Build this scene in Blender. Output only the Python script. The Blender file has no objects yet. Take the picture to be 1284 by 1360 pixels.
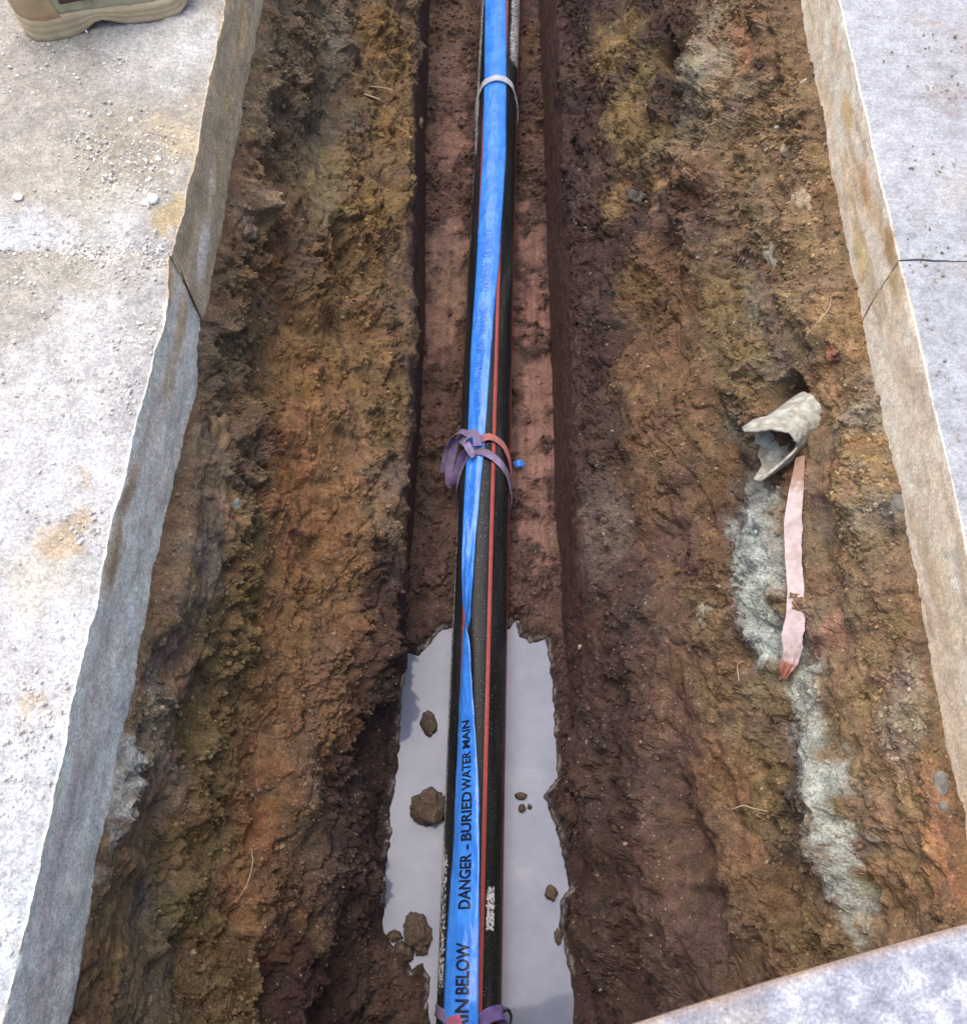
import bpy, bmesh, math, random
import numpy as np
from mathutils import Vector, Matrix

SC = bpy.context.scene
COL = SC.collection
rng = np.random.default_rng(7)
random.seed(7)

# ------------------------------------------------------------------ camera
F_PX, CX, CY, H = 1286.0, 642.0, 680.0, 1.15      # focal length in photo pixels, centre, eye height
PITCH = math.radians(63.95)
YAW = math.radians(0.94)
cam = bpy.data.cameras.new('camera')
cam.sensor_fit = 'HORIZONTAL'; cam.sensor_width = 36.0
cam.lens = 36.0 * F_PX / 1284.0
cam.clip_start = 0.02; cam.clip_end = 600
cam_o = bpy.data.objects.new('camera', cam); COL.objects.link(cam_o)
cam_o.location = (0, 0, H)
cam_o.rotation_euler = (math.pi/2 - PITCH, 0, YAW)
SC.camera = cam_o

# ------------------------------------------------------------------ sky, sun, exposure
SUN_EL, SUN_AZ = math.radians(72), math.radians(-45)     # azimuth from +Y towards +X
w = bpy.data.worlds.new('World'); SC.world = w; w.use_nodes = True
nt = w.node_tree; nt.nodes.clear()
sky = nt.nodes.new('ShaderNodeTexSky'); sky.sky_type = 'NISHITA'; sky.sun_disc = False
sky.sun_elevation = SUN_EL; sky.sun_rotation = SUN_AZ
sky.air_density = 1.0; sky.dust_density = 4.0; sky.ozone_density = 1.0
bg = nt.nodes.new('ShaderNodeBackground'); bg.inputs['Strength'].default_value = 0.15
wo = nt.nodes.new('ShaderNodeOutputWorld')
nt.links.new(sky.outputs[0], bg.inputs[0]); nt.links.new(bg.outputs[0], wo.inputs[0])
sl = bpy.data.lights.new('sun', 'SUN'); sl.energy = 1.5; sl.angle = math.radians(70); sl.color = (1.0, 0.96, 0.90)
so = bpy.data.objects.new('sun', sl); COL.objects.link(so)
sd = Vector((math.sin(SUN_AZ)*math.cos(SUN_EL), math.cos(SUN_AZ)*math.cos(SUN_EL), math.sin(SUN_EL)))
so.rotation_euler = sd.to_track_quat('Z', 'Y').to_euler()
so.location = (-2, 1, 4)
SC.view_settings.view_transform = 'Standard'; SC.view_settings.look = 'None'
SC.view_settings.gamma = 1.0; SC.view_settings.use_curve_mapping = False
SC.view_settings.exposure = 0.80

# ------------------------------------------------------------------ helpers
RM = np.array(cam_o.rotation_euler.to_matrix())
def unproj(px, py, z):
    """point of the place seen at photo pixel (px,py) on the horizontal plane z"""
    d = RM @ np.array([(px-CX)/F_PX, (CY-py)/F_PX, -1.0])
    t = (z - H) / d[2]
    return np.array([d[0]*t, d[1]*t, z])
def project(V):
    q = (V - np.array([0, 0, H])) @ RM
    return np.stack([CX + F_PX*q[..., 0]/-q[..., 2], CY - F_PX*q[..., 1]/-q[..., 2]], -1)
def line(pts, z):
    P = np.array([unproj(x, y, z if not callable(z) else z(y)) for x, y in pts])
    P = P[np.argsort(P[:, 1])]
    return lambda Y: np.interp(Y, P[:, 1], P[:, 0])
def soil(c, sat=.75, gain=1.04):
    """soil colours read off the photograph carry the warm bounce of the pit: take some of it out"""
    if min(c) > 135: return lin(c)*.86          # cement and pale grit keep their own grey
    v = lin(c); y = v @ np.array([.3, .55, .15])
    return (y + (v-y)*sat)*gain*np.array([1.05, 1.0, .88])
def lin(c):
    c = np.asarray(c, float)/255.0
    return np.where(c <= .04045, c/12.92, ((c+.055)/1.055)**2.4)

_NT = 2048
_perm = np.random.default_rng(3).permutation(_NT).astype(np.int32)
_g = np.random.default_rng(5).normal(size=(_NT, 3)); _g = (_g/np.linalg.norm(_g, axis=1)[:, None]).astype(np.float32)
_gx, _gy, _gz = [np.ascontiguousarray(_g[:, k]) for k in range(3)]
_rp = np.random.default_rng(9).random((_NT, 4)).astype(np.float32)
_r0, _r1, _r2, _r3 = [np.ascontiguousarray(_rp[:, k]) for k in range(4)]
from concurrent.futures import ThreadPoolExecutor
_POOL = ThreadPoolExecutor(4)
_ROT = np.linalg.qr(np.random.default_rng(21).normal(size=(3, 3)))[0]
def _par(fn, P, s):
    sh = P.shape[:-1]; Q = (P.reshape(-1, 3) @ _ROT).astype(np.float32)
    if len(Q) < 40000: return fn(Q, s), sh
    parts = list(_POOL.map(lambda a: fn(a, s), np.array_split(Q, 24)))
    if isinstance(parts[0], tuple): return tuple(np.concatenate(x) for x in zip(*parts)), sh
    return np.concatenate(parts), sh
def perlin(P, s=0):
    r, sh = _par(_perlin, np.asarray(P), s); return r.reshape(sh)
def worley(P, s=0):
    (a, b), sh = _par(_worley, np.asarray(P), s); return a.reshape(sh), b.reshape(sh)
def _perlin(P, s=0):
    I = np.floor(P).astype(np.int32); f = (P - I).astype(np.float32)
    u = f*f*f*(f*(f*6-15)+10)
    M = _NT-1; x, y, z = f[:, 0], f[:, 1], f[:, 2]
    I = I + np.array([17*s, 0, 0], np.int32); I0, I1, I2 = np.ascontiguousarray(I.T)
    r = 0
    for a in (0, 1):
        ha = _perm[(I0+a) & M]; wa = u[:, 0] if a else 1-u[:, 0]
        for b in (0, 1):
            hb = _perm[(ha+I1+b) & M]; wb = wa*(u[:, 1] if b else 1-u[:, 1])
            for c in (0, 1):
                h = _perm[(hb+I2+c) & M]
                r = r + (_gx[h]*(x-a) + _gy[h]*(y-b) + _gz[h]*(z-c))*(wb*(u[:, 2] if c else 1-u[:, 2]))
    return r*1.5
def fbm(P, oct=4, s=0, gain=.5):
    r = 0; a = 1
    for o in range(oct):
        r = r + a*perlin(P*2.03**o, s+o*11); a *= gain
    return r
def _worley(P, s=0):
    """rounded clods: returns bump height 0..1 and a random id per clod"""
    I = np.floor(P).astype(np.int32); f = (P - I).astype(np.float32)
    M = _NT-1; x, y, z = f[:, 0], f[:, 1], f[:, 2]
    I = I + np.array([17*s, 0, 0], np.int32); I0, I1, I2 = np.ascontiguousarray(I.T)
    best = np.full(len(P), 9.0, np.float32); bh = np.zeros(len(P), np.int32)
    for a in (-1, 0, 1):
        ha = _perm[(I0+a) & M]
        for b in (-1, 0, 1):
            hb = _perm[(ha+I1+b) & M]
            for c in (-1, 0, 1):
                h = _perm[(hb+I2+c) & M]
                d = (a+_r0[h]-x)**2 + (b+_r1[h]-y)**2 + (c+_r2[h]-z)**2
                m = d < best
                best = np.where(m, d, best); bh = np.where(m, h, bh)
    return np.sqrt(np.clip(1-best/.62, 0, 1)), _r3[bh]
def smooth01(a, b, x):
    t = np.clip((x-a)/(b-a), 0, 1); return t*t*(3-2*t)

def tag(o, label=None, cat=None, group=None, kind=None):
    if label: o['label'] = label
    if cat: o['category'] = cat
    if group: o['group'] = group
    if kind: o['kind'] = kind
    return o
def link(name, me, mat=None, parent=None):
    o = bpy.data.objects.new(name, me); COL.objects.link(o)
    if mat is not None and me is not None: me.materials.append(mat)
    if parent: o.parent = parent
    return o
def empty(name, loc=(0, 0, 0)):
    o = bpy.data.objects.new(name, None); COL.objects.link(o); o.location = loc; o.empty_display_size = .05
    return o
def mesh_np(name, V, Q, smooth=True, col=None, attrs=None):
    """V (n,3), Q (m,k) faces all of one size"""
    me = bpy.data.meshes.new(name); k = Q.shape[1]
    me.vertices.add(len(V)); me.vertices.foreach_set('co', V.astype(np.float32).ravel())
    me.loops.add(Q.size); me.loops.foreach_set('vertex_index', Q.astype(np.int32).ravel())
    me.polygons.add(len(Q)); me.polygons.foreach_set('loop_start', np.arange(0, Q.size, k, dtype=np.int32))
    me.update(calc_edges=True)
    me.polygons.foreach_set('use_smooth', np.full(len(Q), smooth, dtype=bool))
    if col is not None:
        a = me.attributes.new('tint', 'FLOAT_COLOR', 'POINT')
        a.data.foreach_set('color', np.c_[col, np.ones(len(col))].astype(np.float32).ravel())
    for n, v in (attrs or {}).items():
        a = me.attributes.new(n, 'FLOAT', 'POINT'); a.data.foreach_set('value', v.astype(np.float32).ravel())
    me.validate(); me.update()
    return me
def grid_faces(n, m, flip=False):
    i = np.arange(n*m).reshape(n, m)
    q = np.stack([i[:-1, :-1], i[:-1, 1:], i[1:, 1:], i[1:, :-1]], -1).reshape(-1, 4)
    return q[:, ::-1] if flip else q
def grid_normals(V):
    a = np.gradient(V, axis=0); b = np.gradient(V, axis=1)
    n = np.cross(a, b); return n/(np.linalg.norm(n, axis=-1, keepdims=True)+1e-12)

# ------------------------------------------------------------------ materials
def new_mat(name):
    m = bpy.data.materials.new(name); m.use_nodes = True
    n = m.node_tree.nodes; b = n['Principled BSDF']
    return m, m.node_tree, n, m.node_tree.links, b
def noise_node(n, l, scale, detail=4, rough=.6, vec=None):
    t = n.new('ShaderNodeTexNoise'); t.inputs['Scale'].default_value = scale
    t.inputs['Detail'].default_value = detail; t.inputs['Roughness'].default_value = rough
    if vec is not None: l.new(vec, t.inputs['Vector'])
    return t
def coords(n, l, scale=(1, 1, 1)):
    tc = n.new('ShaderNodeTexCoord'); mp = n.new('ShaderNodeMapping'); mp.inputs['Scale'].default_value = scale
    l.new(tc.outputs['Object'], mp.inputs['Vector']); return mp.outputs['Vector']
def ramp(n, l, src, stops):
    r = n.new('ShaderNodeValToRGB'); l.new(src, r.inputs['Fac'])
    e = r.color_ramp.elements
    while len(e) < len(stops): e.new(.5)
    for k, (p, c) in enumerate(stops):
        e[k].position = p; e[k].color = (*c, 1) if len(c) == 3 else c
    return r
def mixc(n, l, fac, a, b, mode='MIX'):
    m = n.new('ShaderNodeMix'); m.data_type = 'RGBA'; m.blend_type = mode
    for sock, v in ((m.inputs[0], fac), (m.inputs[6], a), (m.inputs[7], b)):
        if hasattr(v, 'is_linked'): l.new(v, sock)
        elif isinstance(v, (int, float)): sock.default_value = v
        else: sock.default_value = (*v, 1)
    return m.outputs[2]
def g3(v): return (v, v, v)

def soil_mat():
    m, t, n, l, b = new_mat('soil')
    a = n.new('ShaderNodeAttribute'); a.attribute_name = 'tint'
    ra = n.new('ShaderNodeAttribute'); ra.attribute_name = 'crumb'
    wa = n.new('ShaderNodeAttribute'); wa.attribute_name = 'wet'
    v = coords(n, l)
    n1 = noise_node(n, l, 260, 5, .7, v)
    n2 = noise_node(n, l, 45, 4, .65, v)
    c = mixc(n, l, 1.0, a.outputs['Color'], ramp(n, l, n1.outputs['Fac'], [(.3, g3(.45)), (.72, g3(1.62))]).outputs[0], 'MULTIPLY')
    c = mixc(n, l, 1.0, c, ramp(n, l, n2.outputs['Fac'], [(.3, (.72, .7, .68)), (.7, (1.3, 1.27, 1.22))]).outputs[0], 'MULTIPLY')
    # pale mineral grains
    vo = n.new('ShaderNodeTexVoronoi'); vo.inputs['Scale'].default_value = 210; l.new(v, vo.inputs['Vector'])
    cs = n.new('ShaderNodeSeparateColor'); l.new(vo.outputs['Color'], cs.inputs[0])
    g1 = n.new('ShaderNodeMath'); g1.operation = 'GREATER_THAN'; l.new(cs.outputs[0], g1.inputs[0]); g1.inputs[1].default_value = .955
    g2 = n.new('ShaderNodeMath'); g2.operation = 'LESS_THAN'; l.new(vo.outputs['Distance'], g2.inputs[0]); g2.inputs[1].default_value = .36
    g = n.new('ShaderNodeMath'); g.operation = 'MULTIPLY'; l.new(g1.outputs[0], g.inputs[0]); l.new(g2.outputs[0], g.inputs[1])
    gm = n.new('ShaderNodeMath'); gm.operation = 'MULTIPLY'; l.new(g.outputs[0], gm.inputs[0]); gm.inputs[1].default_value = .32
    c = mixc(n, l, gm.outputs[0], c, (.5, .46, .40))
    l.new(c, b.inputs['Base Color'])
    rr = n.new('ShaderNodeMapRange'); l.new(wa.outputs['Fac'], rr.inputs[0]); rr.inputs[3].default_value = .95; rr.inputs[4].default_value = .42
    l.new(rr.outputs[0], b.inputs['Roughness'])
    b.inputs['Specular IOR Level'].default_value = .35
    bs = n.new('ShaderNodeMapRange'); l.new(ra.outputs['Fac'], bs.inputs[0]); bs.inputs[3].default_value = .25; bs.inputs[4].default_value = 1.0
    bp = n.new('ShaderNodeBump'); bp.inputs['Distance'].default_value = .006
    l.new(n1.outputs['Fac'], bp.inputs['Height']); l.new(bs.outputs[0], bp.inputs['Strength'])
    l.new(bp.outputs[0], b.inputs['Normal'])
    return m
M_SOIL = soil_mat()

def concrete_mat(name, fine=1.0, brushed=False):
    m, t, n, l, b = new_mat(name)
    a = n.new('ShaderNodeAttribute'); a.attribute_name = 'tint'
    v = coords(n, l)
    n1 = noise_node(n, l, 330, 5, .75, v); n2 = noise_node(n, l, 28, 6, .7, v)
    c = mixc(n, l, 1.0, a.outputs['Color'], ramp(n, l, n1.outputs['Fac'], [(.3, g3(1-.42*fine)), (.7, g3(1+.26*fine))]).outputs[0], 'MULTIPLY')
    c = mixc(n, l, 1.0, c, ramp(n, l, n2.outputs['Fac'], [(.3, (.78, .77, .75)), (.7, (1.14, 1.14, 1.14))]).outputs[0], 'MULTIPLY')
    # streaks left by the saw and the float, along the trench / across it
    vs = coords(n, l, (5, 190, 5) if brushed else (170, 1.6, 170))
    n3 = noise_node(n, l, 1.0, 3, .6, vs)
    # saw marks only on the cut face (normal pointing sideways)
    ge = n.new('ShaderNodeNewGeometry'); sp = n.new('ShaderNodeSeparateXYZ'); l.new(ge.outputs['True Normal'], sp.inputs[0])
    ab = n.new('ShaderNodeMath'); ab.operation = 'ABSOLUTE'; l.new(sp.outputs[2], ab.inputs[0])
    mr = n.new('ShaderNodeMapRange'); l.new(ab.outputs[0], mr.inputs[0])
    mr.inputs[1].default_value = .4; mr.inputs[2].default_value = .8
    mr.inputs[3].default_value = .5 if brushed else 1.0; mr.inputs[4].default_value = .8 if brushed else 0.0
    st = ramp(n, l, n3.outputs['Fac'], [(.3, g3(.93)), (.68, g3(1.05))] if brushed else [(.3, (.90, .89, .87)), (.68, (1.08, 1.08, 1.09))]).outputs[0]
    c = mixc(n, l, mr.outputs[0], c, mixc(n, l, 1.0, c, st, 'MULTIPLY'))
    vg = n.new('ShaderNodeTexVoronoi'); vg.inputs['Scale'].default_value = 230; l.new(v, vg.inputs['Vector'])
    sg = n.new('ShaderNodeSeparateColor'); l.new(vg.outputs['Color'], sg.inputs[0])
    c = mixc(n, l, 1.0, c, ramp(n, l, sg.outputs[0], [(.0, g3(1-.20*fine)), (.5, g3(1.0)), (1.0, g3(1+.16*fine))]).outputs[0], 'MULTIPLY')
    n6 = noise_node(n, l, 120, 3, .6, v)
    c = mixc(n, l, ramp(n, l, n6.outputs['Fac'], [(.66, g3(0)), (.72, g3(.45))]).outputs[0], c, (.22, .20, .18))
    l.new(c, b.inputs['Base Color']); b.inputs['Roughness'].default_value = .9
    b.inputs['Specular IOR Level'].default_value = .25
    bp = n.new('ShaderNodeBump'); bp.inputs['Distance'].default_value = .003; bp.inputs['Strength'].default_value = .8*fine
    l.new(n1.outputs['Fac'], bp.inputs['Height']); l.new(bp.outputs[0], b.inputs['Normal'])
    return m
M_CONC_L = concrete_mat('dusty_concrete', 1.0)
M_CONC_R = concrete_mat('brushed_concrete', .8, True)

def simple_mat(name, col, rough=.6, var=.25, scale=60, bump=.3, bdist=.002, spec=.4, stretch=(1, 1, 1)):
    m, t, n, l, b = new_mat(name)
    v = coords(n, l, stretch); n1 = noise_node(n, l, scale, 5, .65, v)
    c = mixc(n, l, 1.0, tuple(col), ramp(n, l, n1.outputs['Fac'], [(.3, g3(1-var)), (.7, g3(1+var))]).outputs[0], 'MULTIPLY')
    l.new(c, b.inputs['Base Color']); b.inputs['Roughness'].default_value = rough; b.inputs['Specular IOR Level'].default_value = spec
    if bump:
        bp = n.new('ShaderNodeBump'); bp.inputs['Distance'].default_value = bdist; bp.inputs['Strength'].default_value = bump
        l.new(n1.outputs['Fac'], bp.inputs['Height']); l.new(bp.outputs[0], b.inputs['Normal'])
    return m
def tint_mat(name, rough=.8, var=.25, scale=90, bump=.5, bdist=.002, spec=.3):
    m = simple_mat(name, (1, 1, 1), rough, var, scale, bump, bdist, spec)
    n, l = m.node_tree.nodes, m.node_tree.links
    a = n.new('ShaderNodeAttribute'); a.attribute_name = 'tint'
    for q in n:
        if q.type == 'MIX': l.new(a.outputs['Color'], q.inputs[6])
    return m

# ------------------------------------------------------------------ traced lines of the trench
Z_FLOOR, Z_WATER = -.833, -.815
HL, HR = .14, .12
L_TOP_FAR = line([(305, -20), (300, 0), (266, 172), (230, 338)], 0)
L_TOP_NEAR = line([(225, 345), (218, 420), (162, 640), (104, 900), (52, 1137), (12, 1320)], 0)
L_BOT = line([(355, 0), (345, 58), (330, 170), (318, 215), (308, 270), (288, 332), (270, 420), (262, 470), (260, 528), (252, 633), (233, 754), (206, 830), (172, 900), (162, 988), (149, 1042), (132, 1116), (115, 1194), (105, 1255), (86, 1345)], -HL)
R_TOP = line([(1114, 0), (1198, 365), (1284, 731), (1340, 980), (1405, 1250)], 0)
R_BOT = line([(1039, 0), (1066, 85), (1090, 152), (1107, 243), (1121, 321), (1129, 389), (1156, 450), (1181, 524), (1192, 619), (1198, 680), (1202, 754), (1215, 839), (1225, 903), (1242, 985), (1254, 1052), (1269, 1120), (1280, 1187), (1300, 1300)], -HR)
# the bucket-cut slot at the bottom: its upper rim and its foot
Z_SLOT = -.62
SL = line([(554, -20), (550, 200), (548, 450), (542, 620), (526, 780), (500, 900), (462, 1040), (430, 1200), (400, 1340)], Z_SLOT)
SR = line([(738, -20), (748, 200), (757, 450), (764, 620), (778, 780), (796, 900), (822, 1040), (850, 1200), (880, 1340)], Z_SLOT)
FL = line([(572, -20), (567, 200), (565, 450), (556, 600), (549, 720), (542, 820), (528, 960), (512, 1150), (500, 1340)], Z_FLOOR)
FR = line([(711, -20), (721, 200), (730, 450), (735, 700), (738, 850), (744, 960), (756, 1150), (766, 1340)], Z_FLOOR)
YJ_L = unproj(230, 340, 0)[1]
YJ_R = unproj(1240, 346, 0)[1]
def rows(y0, y1, step, lo=-1.9, hi=6.0):
    a = np.arange(y0, y1, step)
    def grow(start, end, s):
        r = []; y = start; st = step
        while (y < end) if s > 0 else (y > end):
            st = min(st*1.35, .15); y += s*st; r.append(y)
        return r
    lo_ = grow(y0, lo, -1)[::-1]; hi_ = grow(a[-1], hi, 1)
    return np.array(lo_ + list(a) + hi_)

# ------------------------------------------------------------------ soil walls
def paint(V, dabs, warp=.03, s=0, base=None, aniso=2.0, rscale=.0016, earth=True, bw=1.0):
    """spreads the soil kinds over a surface: dabs = (px, py, colour, crumb, wet, radius px), anchored to the nearest surface point"""
    P = V.reshape(-1, 3); pj = project(P)
    front = P[:, 1] < 3.2
    W = P + np.stack([fbm(P/.07, 4, s, .62), 2*fbm(P/.09, 3, s+50, .6), fbm(P/.07, 4, s+90, .62)], -1)*warp + (.012 if earth else .004)*np.stack([fbm(P/.016, 2, s+30), fbm(P/.016, 2, s+31), fbm(P/.016, 2, s+32)], -1)
    acc = np.zeros((len(P), 5)); ws = np.full(len(P), 1e-6)
    if base is not None:
        acc += base*.004*bw; ws += .004*bw
    for px, py, c, cr, wt, r in dabs:
        d2 = ((pj - [px, py])**2).sum(1); d2[~front] = 1e12
        q = P[np.argmin(d2)]
        rr = r*rscale
        dd = (W - q)/np.array([rr, rr*aniso, rr])
        wgt = np.exp(-2.2*(dd**2).sum(1))
        acc += wgt[:, None]*np.array([*(soil(c) if earth else lin(c)), cr, wt]); ws += wgt
    return (acc/ws[:, None]).reshape(*V.shape[:2], 5)
def shape_dabs(V, N, dabs, rscale=.0016):
    P = V.reshape(-1, 3); pj = project(P); d = np.zeros(len(P))
    front = P[:, 1] < 3.2
    Wp = P + np.stack([fbm(P/.05, 2, 7), fbm(P/.05, 2, 8), fbm(P/.05, 2, 9)], -1)*.015
    for px, py, amt, r, an in dabs:
        d2 = ((pj - [px, py])**2).sum(1); d2[~front] = 1e12
        q = P[np.argmin(d2)]; rr = r*rscale
        dd = (Wp - q)/np.array([rr, rr*an, rr])
        d += amt*np.exp(-np.maximum((dd**2).sum(1), 0)**(4.0 if amt < -.045 else 1.6))
    return d.reshape(V.shape[:2])
def soil_relief(V, crumb, wet, s=0, big=1.0):
    """height added along the normal: lumps, clods and crumbs, or drag marks where the bucket smeared the clay"""
    P = V
    ast = np.array([1, .75, 1])
    d = .028*big*fbm(P*ast/.20, 3, s+1) + .011*big*fbm(P/.06, 3, s+2)
    wq = P + .02*np.stack([perlin(P/.05, s+24), perlin(P/.05, s+25), perlin(P/.05, s+26)], -1)
    d = d - .009*big*np.exp(-(perlin(wq*np.array([1, .7, 1])/.085, s+27)/.055)**2)*np.clip(crumb, .15, 1)     # cracks between clods
    patch = smooth01(-.25, .35, fbm(P/.11, 3, s+3))
    for sc, h in ((.052, .017), (.024, .0115), (.0125, .0072), (.0072, .0036)):
        wp = P + .35*sc*np.stack([perlin(P/sc*1.3, s+21), perlin(P/sc*1.3, s+22), perlin(P/sc*1.3, s+23)], -1)
        b, i = worley(wp/sc, s+int(sc*1e4))
        d = d + h*b*np.clip(1.5*i-.25, 0, 1.2)*crumb*(.18+1.1*patch)
    bx = P[..., 0] + .012*perlin(P/.25, s+40) + .03*P[..., 1]
    st = perlin(np.stack([bx/.011, P[..., 1]/.6, P[..., 2]/.011], -1), s+4) + .6*perlin(np.stack([bx/.0065, P[..., 1]/.30, P[..., 2]/.0065], -1), s+5)
    d = d + .0030*st*np.clip(1.05-crumb, 0, 1)
    pit = smooth01(.36, .6, perlin(P/.016, s+6))*(1-.5*crumb)
    d = d - .005*pit
    return d

def build_wall(name, side, y_rows, fr, dabs, bumps, base_col, s, nu=200, nl=66):
    bot, slot, fl = (L_BOT, SL, FL) if side < 0 else (R_BOT, SR, FR)
    h = HL if side < 0 else HR
    XA, XS, XD = bot(y_rows), slot(y_rows), fl(y_rows)
    fr = np.array(fr); ln = np.r_[0, np.cumsum(np.hypot(np.diff(fr[:, 0])*.28, np.diff(fr[:, 1])*.48))]
    t_ = np.linspace(0, ln[-1], nu); fx = np.interp(t_, ln, fr[:, 0]); fz = np.interp(t_, ln, fr[:, 1])
    z0, z1 = -h-.024, Z_FLOOR-.03
    led = np.linspace(.07, .004, 8)
    lo = np.linspace(0, 1, nl+1)[1:]
    X = np.c_[XA[:, None]+side*led[None], XA[:, None]+(XS-XA)[:, None]*fx, XS[:, None]+(XD-XS)[:, None]*np.minimum(lo*1.02, 1.05)]
    zc = np.r_[np.full(8, z0), z0+(Z_SLOT-z0)*fz, Z_SLOT+(z1-Z_SLOT)*lo]
    ker = np.ones(13)/13
    sm_ = lambda a: np.apply_along_axis(lambda r: np.convolve(np.r_[np.full(6, r[0]), r, np.full(6, r[-1])], ker, 'valid'), -1, a)
    X = sm_(X); zc = sm_(zc[None])[0]
    ncol = X.shape[1]
    V = np.stack([X, np.repeat(y_rows[:, None], ncol, 1), np.repeat(zc[None], len(y_rows), 0)], -1)
    N = grid_normals(V)
    if (N[..., 0]*side).mean() > 0: N = -N
    zz_ = V[..., 2] + .05*fbm(V/.12, 3, s+97)
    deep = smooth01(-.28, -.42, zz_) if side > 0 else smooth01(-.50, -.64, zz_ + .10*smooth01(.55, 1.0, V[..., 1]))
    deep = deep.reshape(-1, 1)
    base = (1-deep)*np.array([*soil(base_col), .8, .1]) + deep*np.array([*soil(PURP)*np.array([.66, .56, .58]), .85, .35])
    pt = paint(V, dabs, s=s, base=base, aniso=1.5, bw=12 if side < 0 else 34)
    # the smooth damp maroon face the bucket left at the bottom
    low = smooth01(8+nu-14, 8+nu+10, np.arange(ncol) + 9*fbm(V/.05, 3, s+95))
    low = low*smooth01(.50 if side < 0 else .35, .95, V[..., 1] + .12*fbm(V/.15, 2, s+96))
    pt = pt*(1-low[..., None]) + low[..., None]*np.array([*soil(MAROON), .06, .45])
    crumb, wet = np.clip(pt[..., 3]*(1.0 if side < 0 else .78+.25*smooth01(-.5, -.3, V[..., 2])), 0, 1.3), np.clip(pt[..., 4], 0, 1)
    V = V + N*shape_dabs(V, N, bumps)[..., None]*(1-low[..., None])
    d = soil_relief(V, crumb, wet, s)
    fade = smooth01(2, 22, np.arange(ncol))[None, :]*.75 + .25     # meets the slab cleanly
    foot = 1 - .6*smooth01(-.66, -.80, V[..., 2])
    V2 = V + N*(d*fade*foot*(1-.72*low))[..., None]
    c = pt[..., :3]
    hf = (1-.8*smooth01(.13, .26, c.min(-1)))[..., None]
    mott = 1 + .34*fbm(V/.03, 5, s+70, .6)[..., None] + hf*np.array([.10, .02, -.16])*fbm(V/.09, 3, s+80)[..., None] + hf*np.array([-.05, .04, -.06])*fbm(V/.05, 3, s+81)[..., None]
    stv = perlin(np.stack([V[..., 0]/.012, V[..., 1]/.5, V[..., 2]/.012], -1), s+4)
    c = np.clip(c*mott*(1+.30*stv*np.clip(1-crumb, 0, 1))[..., None], .004, .9)
    _, ci = worley(V/.018, s+33)
    c = c*(1+.28*(ci-.5)*crumb)[..., None]
    n, m = V.shape[:2]
    flip = (grid_normals(V2)[..., 0]*side).mean() > 0
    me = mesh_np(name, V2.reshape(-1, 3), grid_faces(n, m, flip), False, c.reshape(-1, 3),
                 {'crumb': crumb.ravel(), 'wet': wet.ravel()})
    o = link(name, me, M_SOIL); tag(o, kind='structure')
    return o, V2, N, c, crumb

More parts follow.
